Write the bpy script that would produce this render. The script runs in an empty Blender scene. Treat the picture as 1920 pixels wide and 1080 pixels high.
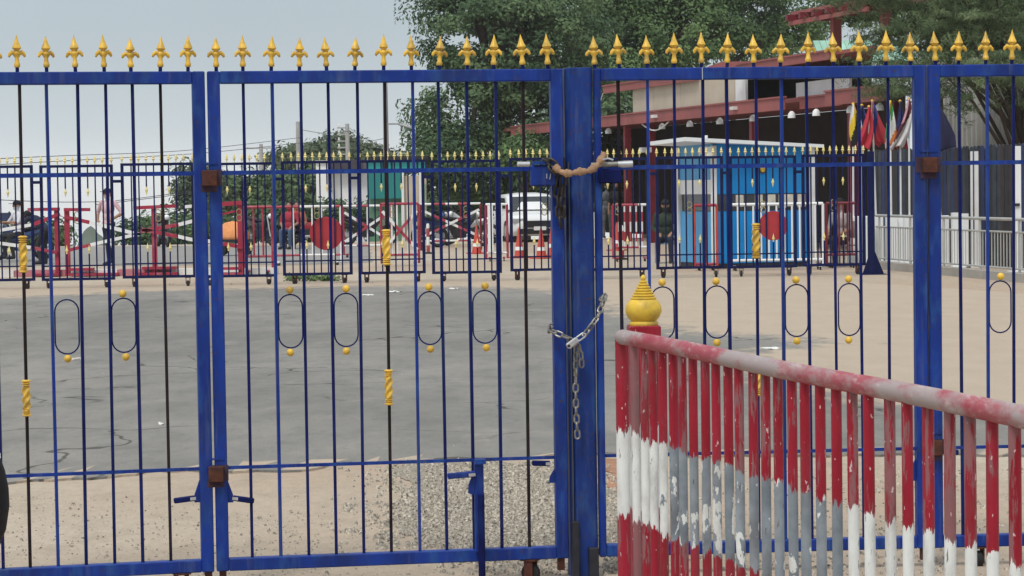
import bpy, math, random
import numpy as np
from mathutils import Vector, Matrix, noise
random.seed(7)
PI = math.pi
sc = bpy.context.scene
col = sc.collection
# ------------------------------------------------------------------ camera
F, EYE = 4500.0, 1.6
PITCH, ROLL = math.atan(188/4500), -0.0145
ROT = Matrix.Rotation(PI/2-PITCH, 3, 'X') @ Matrix.Rotation(ROLL, 3, 'Z')
cd = bpy.data.cameras.new('camera'); cam = bpy.data.objects.new('camera', cd); col.objects.link(cam)
cam.matrix_world = Matrix.Translation((0, 0, EYE)) @ ROT.to_4x4()
cd.sensor_width = 36; cd.lens = 36*F/1920; cd.clip_start = .1; cd.clip_end = 8000
sc.camera = cam
# ------------------------------------------------------------------ sky and sun
SUN_EL, SUN_AZ = 58, 205        # degrees; azimuth clockwise from +Y (behind the camera, to the left)
w = bpy.data.worlds.new('World'); sc.world = w; w.use_nodes = True
nt = w.node_tree; nt.nodes.clear(); N = nt.nodes.new; L = nt.links.new
out = N('ShaderNodeOutputWorld'); bg = N('ShaderNodeBackground'); bg.inputs[1].default_value = .1
sky = N('ShaderNodeTexSky'); sky.sky_type = 'NISHITA'; sky.sun_disc = False
sky.sun_elevation = math.radians(SUN_EL); sky.sun_rotation = math.radians(SUN_AZ)
sky.air_density = 1.0; sky.dust_density = 4.0; sky.ozone_density = 1.0; sky.altitude = 200
tc = N('ShaderNodeTexCoord'); sx = N('ShaderNodeSeparateXYZ'); mx = N('ShaderNodeMath'); mx.operation = 'MAXIMUM'; mx.inputs[1].default_value = .002
cx = N('ShaderNodeCombineXYZ')
L(tc.outputs['Generated'], sx.inputs[0]); L(sx.outputs[0], cx.inputs[0]); L(sx.outputs[1], cx.inputs[1]); L(sx.outputs[2], mx.inputs[0]); L(mx.outputs[0], cx.inputs[2])
L(cx.outputs[0], sky.inputs[0])
# an even overcast: mist-bright at the horizon, brighter again towards the zenith (as overcast skies are), a little of the clear sky left in it
hs = N('ShaderNodeHueSaturation'); hs.inputs['Saturation'].default_value = .5
rp = N('ShaderNodeValToRGB'); cr = rp.color_ramp; cr.interpolation = 'B_SPLINE'
for k, (p, c) in enumerate(((0, (7.0, 7.2, 7.3)), (.025, (4.6, 5.15, 5.45)), (.075, (3.2, 3.85, 4.25)), (.35, (4.4, 5.0, 5.35)), (1, (7.4, 7.9, 8.2)))):
    el = cr.elements[k] if k < 2 else cr.elements.new(p); el.position = p; el.color = (c[0]/10, c[1]/10, c[2]/10, 1)
L(mx.outputs[0], rp.inputs[0])
up = N('ShaderNodeVectorMath'); up.operation = 'SCALE'; up.inputs['Scale'].default_value = 10; L(rp.outputs[0], up.inputs[0])
nz = N('ShaderNodeTexNoise'); nz.inputs['Scale'].default_value = 3.0; nz.inputs['Detail'].default_value = 4
L(cx.outputs[0], nz.inputs['Vector'])
mr = N('ShaderNodeMapRange'); mr.inputs[1].default_value = .3; mr.inputs[2].default_value = .7; mr.inputs[3].default_value = .95; mr.inputs[4].default_value = 1.05
L(nz.outputs[0], mr.inputs[0])
um = N('ShaderNodeVectorMath'); um.operation = 'SCALE'; L(up.outputs[0], um.inputs[0]); L(mr.outputs[0], um.inputs['Scale'])
mxr = N('ShaderNodeMix'); mxr.data_type = 'RGBA'; mxr.inputs[0].default_value = .88
L(sky.outputs[0], hs.inputs['Color']); L(hs.outputs[0], mxr.inputs[6]); L(um.outputs[0], mxr.inputs[7]); L(mxr.outputs[2], bg.inputs[0]); L(bg.outputs[0], out.inputs[0])
ld = bpy.data.lights.new('sun', 'SUN'); ld.energy = 1.5; ld.angle = math.radians(14); ld.color = (1, .96, .9)
so = bpy.data.objects.new('sun', ld); col.objects.link(so)
a, e = math.radians(SUN_AZ), math.radians(SUN_EL)
so.rotation_euler = (-Vector((math.sin(a)*math.cos(e), math.cos(a)*math.cos(e), math.sin(e)))).to_track_quat('-Z', 'Y').to_euler()
sc.view_settings.view_transform = 'Standard'; sc.view_settings.look = 'None'; sc.view_settings.gamma = 1
sc.view_settings.exposure = .45; sc.view_settings.use_curve_mapping = False
sc.render.engine = 'CYCLES'; sc.cycles.max_bounces = 6; sc.cycles.use_denoising = True
sc.cycles.transparent_max_bounces = 8

# ------------------------------------------------------------------ where things stand: pixel of the photograph + distance -> metres
def ray(u, v): return ROT @ Vector(((u-960)/F, (540-v)/F, -1))
def W(u, v, Y):
    d = ray(u, v); return Vector((0, 0, EYE)) + d*(Y/d.y)
def at(u, Y, z=0.):
    v = 352.
    for _ in range(4):
        z0 = W(u, v, Y).z; v += (z0-z)*F/Y
    return W(u, v, Y)
RT = ROT.transposed()
def proj(p):
    c = RT @ (Vector(p)-Vector((0, 0, EYE))); return 960+F*c.x/-c.z, 540-F*c.y/-c.z
def ydist(u, v):                       # distance of the ground point seen at a pixel
    d = ray(u, v); return -EYE/d.z*d.y
def tz(Y): return -.03*max(0., Y-74)   # the ground falls away behind the crest

# ------------------------------------------------------------------ mesh helpers
class MB:
    def __init__(s): s.v, s.f = [], []
    def add(s, vs, fs):
        o = len(s.v); s.v += [tuple(p) for p in vs]; s.f += [tuple(i+o for i in f) for f in fs]; return s
    def box(s, c, d, R=None):
        c = Vector(c); vs = []
        for x, y, z in ((-1,-1,-1),(1,-1,-1),(1,1,-1),(-1,1,-1),(-1,-1,1),(1,-1,1),(1,1,1),(-1,1,1)):
            p = Vector((x*d[0]/2, y*d[1]/2, z*d[2]/2)); vs.append(c+(R@p if R else p))
        return s.add(vs, ((3,2,1,0),(4,5,6,7),(0,1,5,4),(1,2,6,5),(2,3,7,6),(3,0,4,7)))
    def bx(s, x0, x1, y0, y1, z0, z1): return s.box(((x0+x1)/2, (y0+y1)/2, (z0+z1)/2), (abs(x1-x0), abs(y1-y0), abs(z1-z0)))
    def beam(s, p0, p1, w_, h):
        p0, p1 = Vector(p0), Vector(p1); t = p1-p0; l = t.length; t.normalize()
        up = Vector((0, 0, 1)) if abs(t.z) < .95 else Vector((0, 1, 0))
        r = t.cross(up).normalized(); up = r.cross(t)
        return s.box((p0+p1)/2, (l, w_, h), Matrix((t, r, up)).transposed())
    def tube(s, pts, r, n=8, closed=False, ell=1.0, up=None):
        pts = [Vector(p) for p in pts]; m = len(pts); rs = r if isinstance(r, (list, tuple)) else [r]*m
        T = []
        for i in range(m):
            a_ = pts[i-1] if (i or closed) else pts[i]; b_ = pts[(i+1) % m] if (i < m-1 or closed) else pts[i]
            T.append((b_-a_).normalized())
        ref = Vector(up) if up else (Vector((0, 0, 1)) if abs(T[0].z) < .9 else Vector((1, 0, 0)))
        vs = []; u_ = None
        for i in range(m):
            u_ = (ref - T[i]*ref.dot(T[i])).normalized() if u_ is None else (u_ - T[i]*u_.dot(T[i])).normalized()
            b_ = T[i].cross(u_)
            for k in range(n):
                a_ = 2*PI*k/n; vs.append(pts[i]+(u_*math.cos(a_)*ell+b_*math.sin(a_))*rs[i])
        fs = []
        for i in range(m if closed else m-1):
            j = (i+1) % m
            for k in range(n): fs.append((i*n+k, i*n+(k+1) % n, j*n+(k+1) % n, j*n+k))
        if not closed: fs += [tuple(range(n-1, -1, -1)), tuple((m-1)*n+k for k in range(n))]
        return s.add(vs, fs)
    def lathe(s, prof, c=(0, 0, 0), n=12, sq=False, M=None):
        vs = []; c = Vector(c)
        for r, z in prof:
            for k in range(n):
                a_ = 2*PI*(k+(.5 if sq else 0))/n; p = Vector((r*math.cos(a_), r*math.sin(a_), z))
                vs.append(c+(M@p if M else p))
        m = len(prof); fs = []
        for i in range(m-1):
            for k in range(n): fs.append((i*n+k, i*n+(k+1) % n, (i+1)*n+(k+1) % n, (i+1)*n+k))
        fs += [tuple(range(n-1, -1, -1)), tuple((m-1)*n+k for k in range(n))]
        return s.add(vs, fs)
    def ball(s, c, r, n=12, m=8, R=None):
        r = r if isinstance(r, (tuple, list)) else (r, r, r); c = Vector(c); vs = []; fs = []
        for i in range(1, m):
            t = PI*i/m
            for k in range(n):
                a_ = 2*PI*k/n; p = Vector((r[0]*math.sin(t)*math.cos(a_), r[1]*math.sin(t)*math.sin(a_), -r[2]*math.cos(t))); vs.append(c+(R@p if R else p))
        for p in (Vector((0, 0, -r[2])), Vector((0, 0, r[2]))): vs.append(c+(R@p if R else p))
        b, t = len(vs)-2, len(vs)-1
        for i in range(m-2):
            for k in range(n): fs.append((i*n+k, i*n+(k+1) % n, (i+1)*n+(k+1) % n, (i+1)*n+k))
        for k in range(n): fs.append((b, (k+1) % n, k)); fs.append((t, (m-2)*n+k, (m-2)*n+(k+1) % n))
        return s.add(vs, fs)
    def prism(s, poly, y0, y1):            # outline in x,z pushed along y
        n = len(poly); vs = [(x, y0, z) for x, z in poly]+[(x, y1, z) for x, z in poly]
        fs = [tuple(range(n)), tuple(range(2*n-1, n-1, -1))]+[(i, i+n, (i+1) % n+n, (i+1) % n) for i in range(n)]
        return s.add(vs, fs)
    def mesh(s, name, m=None, smooth=False):
        me = bpy.data.meshes.new(name); me.from_pydata(s.v, [], s.f); me.validate(); 
        bm = None
        if m: me.materials.append(m)
        if smooth:
            me.polygons.foreach_set('use_smooth', [True]*len(me.polygons)); me.set_sharp_from_angle(angle=math.radians(40))
        me.update(); return me
    def build(s, name, m, parent=None, smooth=False, loc=None, rot=None, bevel=0):
        o = new(name, s.mesh(name, m, smooth), parent, loc, rot)
        if bevel:
            b = o.modifiers.new('bevel', 'BEVEL'); b.width = bevel; b.segments = 1; b.limit_method = 'ANGLE'
        return o
def new(name, me, parent=None, loc=None, rot=None, scale=None):
    o = bpy.data.objects.new(name, me); col.objects.link(o)
    if parent: o.parent = parent
    if loc is not None: o.location = loc
    if rot is not None: o.rotation_euler = rot
    if scale is not None: o.scale = scale
    return o
def tag(o, label, cat, group=None):
    o['label'] = label; o['category'] = cat
    if group: o['group'] = group
    return o
def thing(name, label, cat, loc=(0, 0, 0), rz=0., group=None):
    o = bpy.data.objects.new(name, None); col.objects.link(o); o.location = loc; o.rotation_euler = (0, 0, rz); o.empty_display_size = .1
    return tag(o, label, cat, group)
def struct(o): o['kind'] = 'structure'; return o
def stuff(o): o['kind'] = 'stuff'; return o
def copy_tree(o, parent=None):
    c = o.copy(); col.objects.link(c); c.parent = parent
    for ch in list(o.children): copy_tree(ch, c)
    return c

# ------------------------------------------------------------------ materials
def nodes(name):
    m = bpy.data.materials.new(name); m.use_nodes = True; n = m.node_tree; return m, n, n.nodes['Principled BSDF'], n.nodes.new, n.links.new
def c4(c): return (c[0], c[1], c[2], 1)
def noise_n(n_, New, Ln, scale, detail=4, coord='Object', stretch=None, rough=.55):
    t = New('ShaderNodeTexCoord'); z = New('ShaderNodeTexNoise'); z.inputs['Scale'].default_value = scale; z.inputs['Detail'].default_value = detail; z.inputs['Roughness'].default_value = rough
    src = t.outputs[coord]
    if coord == 'World':
        pass
    if stretch:
        mp = New('ShaderNodeMapping'); mp.inputs['Scale'].default_value = stretch; Ln(src, mp.inputs[0]); src = mp.outputs[0]
    Ln(src, z.inputs['Vector']); return z.outputs[0]
def pos_noise(New, Ln, scale, detail=4, stretch=None, rough=.55, off=(0, 0, 0)):
    g = New('ShaderNodeNewGeometry'); z = New('ShaderNodeTexNoise'); z.inputs['Scale'].default_value = scale; z.inputs['Detail'].default_value = detail; z.inputs['Roughness'].default_value = rough
    mp = New('ShaderNodeMapping'); mp.inputs['Scale'].default_value = stretch or (1, 1, 1); mp.inputs['Location'].default_value = off
    Ln(g.outputs['Position'], mp.inputs[0]); Ln(mp.outputs[0], z.inputs['Vector']); return z.outputs[0]
def ramp(New, Ln, src, lo, hi, a_=0., b_=1.):
    r = New('ShaderNodeMapRange'); r.inputs[1].default_value = lo; r.inputs[2].default_value = hi; r.inputs[3].default_value = a_; r.inputs[4].default_value = b_; Ln(src, r.inputs[0]); return r.outputs[0]
def mixc(New, Ln, fac, A, B):
    m = New('ShaderNodeMix'); m.data_type = 'RGBA'
    if isinstance(fac, float): m.inputs[0].default_value = fac
    else: Ln(fac, m.inputs[0])
    for i, x in ((6, A), (7, B)):
        if isinstance(x, tuple): m.inputs[i].default_value = c4(x)
        else: Ln(x, m.inputs[i])
    return m.outputs[2]
def math_n(New, Ln, op, A, B):
    m = New('ShaderNodeMath'); m.operation = op
    for i, x in enumerate((A, B)):
        if isinstance(x, (float, int)): m.inputs[i].default_value = x
        else: Ln(x, m.inputs[i])
    return m.outputs[0]
def bump(New, Ln, bs, h, strength, dist=.01):
    b = New('ShaderNodeBump'); b.inputs['Strength'].default_value = strength; b.inputs['Distance'].default_value = dist; Ln(h, b.inputs['Height']); Ln(b.outputs[0], bs.inputs['Normal'])
def M_(name, c, rough=.55, metal=0., var=.22, scale=6., dirt=None, spec=.4):
    m, n_, bs, New, Ln = nodes(name)
    z = pos_noise(New, Ln, scale, 5)
    base = mixc(New, Ln, ramp(New, Ln, z, .3, .7), tuple(x*(1-var) for x in c), tuple(min(1, x*(1+var)) for x in c))
    if dirt:
        z2 = pos_noise(New, Ln, scale*.6, 6, off=(9, 3, 5)); base = mixc(New, Ln, ramp(New, Ln, z2, .52, .68, 0, .7), base, dirt)
    Ln(base, bs.inputs['Base Color']); bs.inputs['Roughness'].default_value = rough; bs.inputs['Metallic'].default_value = metal; bs.inputs['Specular IOR Level'].default_value = spec
    return m

def blue_paint(name, c, chalk, rustamt=.68):
    m, n_, bs, New, Ln = nodes(name)
    z = pos_noise(New, Ln, 5, 5, (1.6, 1.6, .5)); z2 = pos_noise(New, Ln, 22, 6, (1, 1, .35), off=(3, 1, 2)); z3 = pos_noise(New, Ln, 60, 4, off=(7, 7, 7))
    base = mixc(New, Ln, ramp(New, Ln, z, .35, .65), tuple(x*.72 for x in c), tuple(x*1.15 for x in c))
    base = mixc(New, Ln, ramp(New, Ln, z2, .50, .70, 0, .7), base, chalk)
    base = mixc(New, Ln, ramp(New, Ln, z3, rustamt, rustamt+.06, 0, .8), base, (.06, .035, .03))
    zg = pos_noise(New, Ln, 2.2, 6, (1, 1, 1), .65, (4, 9, 2)); base = mixc(New, Ln, ramp(New, Ln, zg, .47, .68, 0, .55), base, (.016, .022, .055))
    zd = pos_noise(New, Ln, 35, 5, (1, 1, .08), .6, (6, 1, 2)); base = mixc(New, Ln, ramp(New, Ln, zd, .56, .72, 0, .35), base, (.10, .12, .20))
    Ln(base, bs.inputs['Base Color']); Ln(ramp(New, Ln, z2, .3, .7, .38, .62), bs.inputs['Roughness']); bs.inputs['Specular IOR Level'].default_value = .22
    bump(New, Ln, bs, z2, .12, .004)
    return m
BLUE = blue_paint('blue_gloss_paint', (.007, .033, .235), (.022, .085, .28), .635)
BLUE_POST = blue_paint('worn_blue_post_paint', (.009, .034, .19), (.03, .085, .23), .61)
NAVY = M_('navy_bar_paint', (.005, .010, .085), .55, var=.4, scale=7, dirt=(.012, .03, .11), spec=.12)
NAVY_FAR = M_('navy_panel_paint', (.005, .009, .058), .55, var=.25, scale=3, spec=.12)
GOLD = M_('gold_paint', (.68, .42, .05), .42, var=.28, scale=24, dirt=(.30, .19, .05), spec=.45)
GOLD_PALE = M_('pale_gold_paint', (.76, .64, .26), .5, var=.15, scale=6)
RUST = M_('rusty_brown_paint', (.075, .022, .012), .8, var=.4, scale=40, dirt=(.03, .015, .02))
RUST_STAIN = M_('rust_stained_blue', (.04, .022, .045), .75, var=.5, scale=30, dirt=(.08, .025, .015))
STEEL = M_('bare_steel', (.55, .56, .57), .38, .8, var=.15, scale=30)
CHAIN = M_('weathered_chain_steel', (.24, .23, .21), .45, .65, var=.4, scale=50)
CHAIN_DARK = M_('dark_greasy_chain', (.035, .03, .028), .5, .4, var=.4, scale=50)
CLOTH_BROWN = M_('tan_rubber_hose', (.36, .22, .13), .75, var=.25, scale=25, dirt=(.22, .13, .08))
DARK_IRON = M_('dark_iron', (.022, .022, .03), .6, .2, var=.3, scale=20)
RUBBER = M_('black_rubber', (.014, .014, .015), .75, var=.3, scale=20)
WHITE = M_('white_paint', (.74, .75, .76), .5, var=.07, scale=2, dirt=(.58, .56, .53))
WHITE_CLEAN = M_('clean_white_panel', (.78, .80, .81), .45, var=.04, scale=1)
RED = M_('red_barricade_paint', (.33, .03, .06), .5, var=.25, scale=4, dirt=(.44, .16, .19), spec=.25)
RED_DARK = M_('dark_red_paint', (.16, .015, .025), .5, var=.25, scale=4)
ROOF_RED = M_('faded_red_fascia', (.30, .085, .08), .6, var=.16, scale=1.2, dirt=(.24, .07, .07))
BEIGE = M_('beige_panel', (.52, .45, .36), .7, var=.08, scale=1.5)
BLACK = M_('black_cloth', (.010, .010, .013), .85, var=.3, scale=15)
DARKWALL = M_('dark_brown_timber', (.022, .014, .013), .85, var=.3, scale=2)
CONCRETE = M_('concrete', (.36, .34, .31), .85, var=.18, scale=1.5, dirt=(.28, .25, .21))
POLE_GREY = M_('grey_concrete_pole', (.36, .36, .36), .8, var=.12, scale=2)
GLASS = M_('dark_window_glass', (.02, .025, .03), .12, var=.2, scale=1, spec=.6)
SKIN = M_('skin', (.30, .16, .10), .6, var=.1, scale=10)
ORANGE = M_('orange_cone_plastic', (.50, .065, .04), .55, var=.15, scale=6, dirt=(.42, .11, .08))

def ground_mat(name, c1, c2, c3, sc1, peb, far_patch=None):
    m, n_, bs, New, Ln = nodes(name)
    z1 = pos_noise(New, Ln, sc1, 6, (1, .45, 1)); z2 = pos_noise(New, Ln, sc1*7, 6, (1, .6, 1), .65, (5, 2, 0)); z3 = pos_noise(New, Ln, 60, 3, (1, 1, 1), .7, (1, 4, 0))
    base = mixc(New, Ln, ramp(New, Ln, z1, .35, .66), c1, c2)
    if far_patch: zp = pos_noise(New, Ln, .16, 3, (1, .6, 1), .5, (2, 0, 0)); base = mixc(New, Ln, ramp(New, Ln, zp, .42, .6), base, far_patch)
    base = mixc(New, Ln, ramp(New, Ln, z2, .5, .72, 0, .75), base, c3)
    dark = tuple(x*.45 for x in c3)
    base = mixc(New, Ln, ramp(New, Ln, z3, .57, .68, 0, peb), base, dark)
    z4 = pos_noise(New, Ln, 17, 5, (1, .5, 1), .7, (3, 8, 0)); base = mixc(New, Ln, ramp(New, Ln, z4, .35, .68, .22, 0.), base, dark)
    Ln(base, bs.inputs['Base Color']); bs.inputs['Roughness'].default_value = .92; bs.inputs['Specular IOR Level'].default_value = .2
    h = math_n(New, Ln, 'ADD', z2, math_n(New, Ln, 'MULTIPLY', z3, .5)); bump(New, Ln, bs, h, .5, .03)
    return m
SAND = ground_mat('pale_sandy_dirt', (.44, .375, .295), (.52, .445, .36), (.35, .285, .22), .5, .6, (.445, .34, .255))
def asphalt_mat():
    m, n_, bs, New, Ln = nodes('worn_grey_asphalt')
    z1 = pos_noise(New, Ln, .35, 6, (1, .5, 1), .6); z2 = pos_noise(New, Ln, 2.6, 7, (1, .45, 1), .68, (5, 2, 0)); z3 = pos_noise(New, Ln, 75, 3, (1, 1, 1), .7, (1, 4, 0)); z4 = pos_noise(New, Ln, 14, 5, (1, .4, 1), .7, (8, 4, 0))
    base = mixc(New, Ln, ramp(New, Ln, z1, .36, .64), (.188, .180, .167), (.272, .256, .233))
    base = mixc(New, Ln, ramp(New, Ln, z2, .48, .70, 0, .7), base, (.15, .146, .138))
    base = mixc(New, Ln, ramp(New, Ln, z2, .30, .44, .5, 0.), base, (.33, .30, .262))                    # dust in the hollows
    zt = pos_noise(New, Ln, 1.1, 4, (1, .05, 1), .5, (3, 0, 0)); base = mixc(New, Ln, ramp(New, Ln, zt, .56, .68, 0, .35), base, (.13, .127, .122))   # tyre polish
    base = mixc(New, Ln, ramp(New, Ln, z4, .55, .70, 0, .35), base, (.12, .115, .11)); base = mixc(New, Ln, ramp(New, Ln, z3, .58, .68, 0, .45), base, (.10, .097, .092))
    zo = pos_noise(New, Ln, .9, 3, (1, .6, 1), .5, (11, 5, 0)); base = mixc(New, Ln, ramp(New, Ln, zo, .66, .74, 0, .45), base, (.09, .088, .085))   # oil stains
    g = New('ShaderNodeNewGeometry'); wn = New('ShaderNodeTexNoise'); wn.inputs['Scale'].default_value = 1.4; Ln(g.outputs['Position'], wn.inputs['Vector'])
    ad = New('ShaderNodeVectorMath'); ad.operation = 'ADD'; Ln(g.outputs['Position'], ad.inputs[0]); Ln(wn.outputs['Color'], ad.inputs[1])
    vo = New('ShaderNodeTexVoronoi'); vo.feature = 'DISTANCE_TO_EDGE'; vo.inputs['Scale'].default_value = .42; Ln(ad.outputs[0], vo.inputs['Vector'])
    cm = ramp(New, Ln, pos_noise(New, Ln, .5, 3, off=(4, 4, 4)), .50, .58); ck = math_n(New, Ln, 'MULTIPLY', ramp(New, Ln, vo.outputs['Distance'], .004, .012, .8, 0.), cm); base = mixc(New, Ln, ck, base, (.055, .05, .046))
    at_ = New('ShaderNodeAttribute'); at_.attribute_name = 'dust'
    sand = mixc(New, Ln, ramp(New, Ln, z2, .35, .66), (.415, .335, .258), (.455, .368, .285))
    e_ = math_n(New, Ln, 'ADD', at_.outputs['Fac'], math_n(New, Ln, 'MULTIPLY', math_n(New, Ln, 'SUBTRACT', z2, .5), 1.5)); base = mixc(New, Ln, ramp(New, Ln, e_, .35, .62), base, sand)
    Ln(base, bs.inputs['Base Color']); bs.inputs['Roughness'].default_value = .9; bs.inputs['Specular IOR Level'].default_value = .2
    bump(New, Ln, bs, math_n(New, Ln, 'ADD', z4, math_n(New, Ln, 'MULTIPLY', z3, .5)), .5, .03); return m
ASPHALT = asphalt_mat()
ROAD = ground_mat('far_grey_road', (.27, .26, .25), (.31, .30, .285), (.24, .23, .22), .2, .2)

def paint_mat(name, rail=False):
    # barrier paint: red / white / red bands by height over galvanised steel, flaking off by each piece's own amount
    m, n_, bs, New, Ln = nodes(name)
    g = New('ShaderNodeNewGeometry'); s = New('ShaderNodeSeparateXYZ'); Ln(g.outputs['Position'], s.inputs[0])
    zn = pos_noise(New, Ln, 46, 6, (1, 1, .14), .72); zz = math_n(New, Ln, 'ADD', s.outputs[2], math_n(New, Ln, 'MULTIPLY', math_n(New, Ln, 'SUBTRACT', zn, .5), .13))
    above = math_n(New, Ln, 'GREATER_THAN', zz, .765); below = math_n(New, Ln, 'LESS_THAN', zz, .475)
    isred = math_n(New, Ln, 'MAXIMUM', above, below)
    zr = pos_noise(New, Ln, 14, 5, (1, 1, .3), off=(2, 2, 2))
    red = mixc(New, Ln, ramp(New, Ln, zr, .35, .68), (.25, .004, .016), (.35, .012, .034))
    zw = pos_noise(New, Ln, 30, 5, (1, 1, .4)); white = mixc(New, Ln, ramp(New, Ln, zw, .4, .7), (.74, .76, .75), (.64, .65, .64))
    zg = pos_noise(New, Ln, 9, 5, off=(4, 0, 1)); galv = mixc(New, Ln, ramp(New, Ln, zg, .35, .65), (.16, .19, .22), (.29, .33, .37))
    at_w = New('ShaderNodeAttribute'); at_w.attribute_type = 'OBJECT'; at_w.attribute_name = 'peel_white'
    at_r = New('ShaderNodeAttribute'); at_r.attribute_type = 'OBJECT'; at_r.attribute_name = 'peel_red'
    f1 = pos_noise(New, Ln, 17, 7, (1.2, 1.2, .55), .62, (8, 1, 0)); f2 = pos_noise(New, Ln, 42, 7, (1.1, 1.1, .13), .68, (1, 6, 3))
    # flake where noise < amount
    pw = math_n(New, Ln, 'LESS_THAN', f1, at_w.outputs['Fac']); pr = ramp(New, Ln, math_n(New, Ln, 'SUBTRACT', at_r.outputs['Fac'], f2), -.015, .03)
    white = mixc(New, Ln, pw, white, galv)
    scuff = mixc(New, Ln, ramp(New, Ln, f1, .35, .65), (.27, .145, .15), (.20, .15, .155)); red2 = mixc(New, Ln, math_n(New, Ln, 'MULTIPLY', pr, .7), red, scuff)
    spk = pos_noise(New, Ln, 85, 2, (1, 1, .45), .5, (3, 3, 9)); red2 = mixc(New, Ln, ramp(New, Ln, spk, .70, .72), red2, (.62, .45, .45))
    spk2 = pos_noise(New, Ln, 60, 3, (1.4, 1.4, .25), .6, (5, 3, 1)); white = mixc(New, Ln, ramp(New, Ln, spk2, .66, .69, 0, .85), white, (.09, .09, .09))
    gr = pos_noise(New, Ln, 11, 6, (1, 1, .35), .65, (7, 2, 6)); base = mixc(New, Ln, isred, white, red2); base = mixc(New, Ln, ramp(New, Ln, gr, .50, .70, 0, .42), base, (.12, .085, .08))
    if rail:
        zl = pos_noise(New, Ln, 2.3, 7, (1.6, 1, 2.5), .62, (2, 7, 1)); zs = pos_noise(New, Ln, 26, 6, (1.3, .22, 1.3), .65, (2, 2, 1))
        base = mixc(New, Ln, ramp(New, Ln, zs, .3, .7), (.31, .028, .05), (.40, .11, .13))
        base = mixc(New, Ln, ramp(New, Ln, zl, .43, .53, 0, .92), base, (.35, .305, .30)); base = mixc(New, Ln, ramp(New, Ln, zs, .56, .70, 0, .65), base, (.54, .46, .45))
    Ln(base, bs.inputs['Base Color']); bs.inputs['Roughness'].default_value = .5; bs.inputs['Specular IOR Level'].default_value = .35
    bump(New, Ln, bs, f2, .25, .004)
    return m
BARRIER_PAINT = paint_mat('flaking_red_and_white_paint'); RAIL_PAINT = paint_mat('faded_scuffed_red_paint', True)

def stripe_mat(name, period, A, B, axis=0, duty=.5):
    m, n_, bs, New, Ln = nodes(name)
    t = New('ShaderNodeTexCoord'); s = New('ShaderNodeSeparateXYZ'); Ln(t.outputs['Object'], s.inputs[0])
    fr = math_n(New, Ln, 'FRACT', math_n(New, Ln, 'MULTIPLY', s.outputs[axis], 1/period), 0.)
    k = math_n(New, Ln, 'GREATER_THAN', fr, duty); z = pos_noise(New, Ln, 7, 5)
    base = mixc(New, Ln, k, A, B); base = mixc(New, Ln, ramp(New, Ln, z, .5, .75, 0, .3), base, (.35, .3, .28))
    Ln(base, bs.inputs['Base Color']); bs.inputs['Roughness'].default_value = .5; return m
RW = (.35, .03, .055); WW = (.74, .75, .75)
STRIPE = stripe_mat('red_white_stripe', 1.3, RW, WW, 0, .42)
STRIPE2 = stripe_mat('red_white_band', .62, WW, RW, 0, .5)
STRIPEZ = stripe_mat('red_white_post_band', .42, RW, WW, 2, .5)
KERB_PAINT = stripe_mat('kerb_red_white', 2.4, (.42, .06, .08), (.70, .70, .69), 0, .36)

def leaf_mat(name, dark, light, trans=.25):
    m, n_, bs, New, Ln = nodes(name)
    at_ = New('ShaderNodeAttribute'); at_.attribute_name = 'tint'
    base = mixc(New, Ln, at_.outputs['Fac'], dark, light); Ln(base, bs.inputs['Base Color'])
    bs.inputs['Roughness'].default_value = .6; bs.inputs['Specular IOR Level'].default_value = .12
    tr = New('ShaderNodeBsdfTranslucent'); Ln(base, tr.inputs[0]); mx_ = New('ShaderNodeMixShader'); mx_.inputs[0].default_value = trans
    Ln(bs.outputs[0], mx_.inputs[1]); Ln(tr.outputs[0], mx_.inputs[2]); Ln(mx_.outputs[0], n_.nodes['Material Output'].inputs[0]); return m
LEAF_DARK = leaf_mat('dark_green_leaves', (.042, .084, .044), (.17, .25, .115))
LEAF_MID = leaf_mat('mid_green_leaves', (.055, .105, .045), (.20, .30, .12))
LEAF_FINE = leaf_mat('fine_feathery_leaves', (.085, .13, .065), (.27, .34, .18), .4)
LEAF_FAR = leaf_mat('hazy_green_leaves', (.06, .09, .055), (.16, .20, .12))
LEAF_FAR2 = leaf_mat('bright_hedge_leaves', (.06, .10, .05), (.17, .25, .11))
BARK = M_('bark', (.075, .055, .042), .9, var=.35, scale=4)

# ================================================================== SETTING
ys = [-30, 0, 20, 40, 60, 70, 74, 78, 84, 92, 110, 150, 250, 500, 1200, 5000]
mb = MB()
for y in ys: mb.add([(-3000, y, tz(y)), (3000, y, tz(y))], [])
mb.f = [(2*i, 2*i+1, 2*i+3, 2*i+2) for i in range(len(ys)-1)]
struct(mb.build('ground', SAND))
def sheet(name, px, m, z, jit=.0, sub=1):
    P = [at(u, ydist(u, v), 0) for u, v in px]; o = []
    for i, p in enumerate(P):
        q = P[(i+1) % len(P)]; n_ = max(1, int((q-p).length/sub)) if jit else 1
        for k in range(n_):
            r = p.lerp(q, k/n_); j = noise.noise_vector(r*1.7)*jit+noise.noise_vector(r*6)*jit*.4; o.append((r.x+j.x, r.y+j.y*1.6, z))
    b = MB(); b.add(o, [tuple(range(len(o)))]); n_ = len(o)
    if z > .006: b.v += [(x, y, 0) for x, y, _ in o]; b.f += [(i, i+n_, (i+1) % n_+n_, (i+1) % n_) for i in range(n_)]
    return struct(b.build(name, m))
import bmesh
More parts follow.
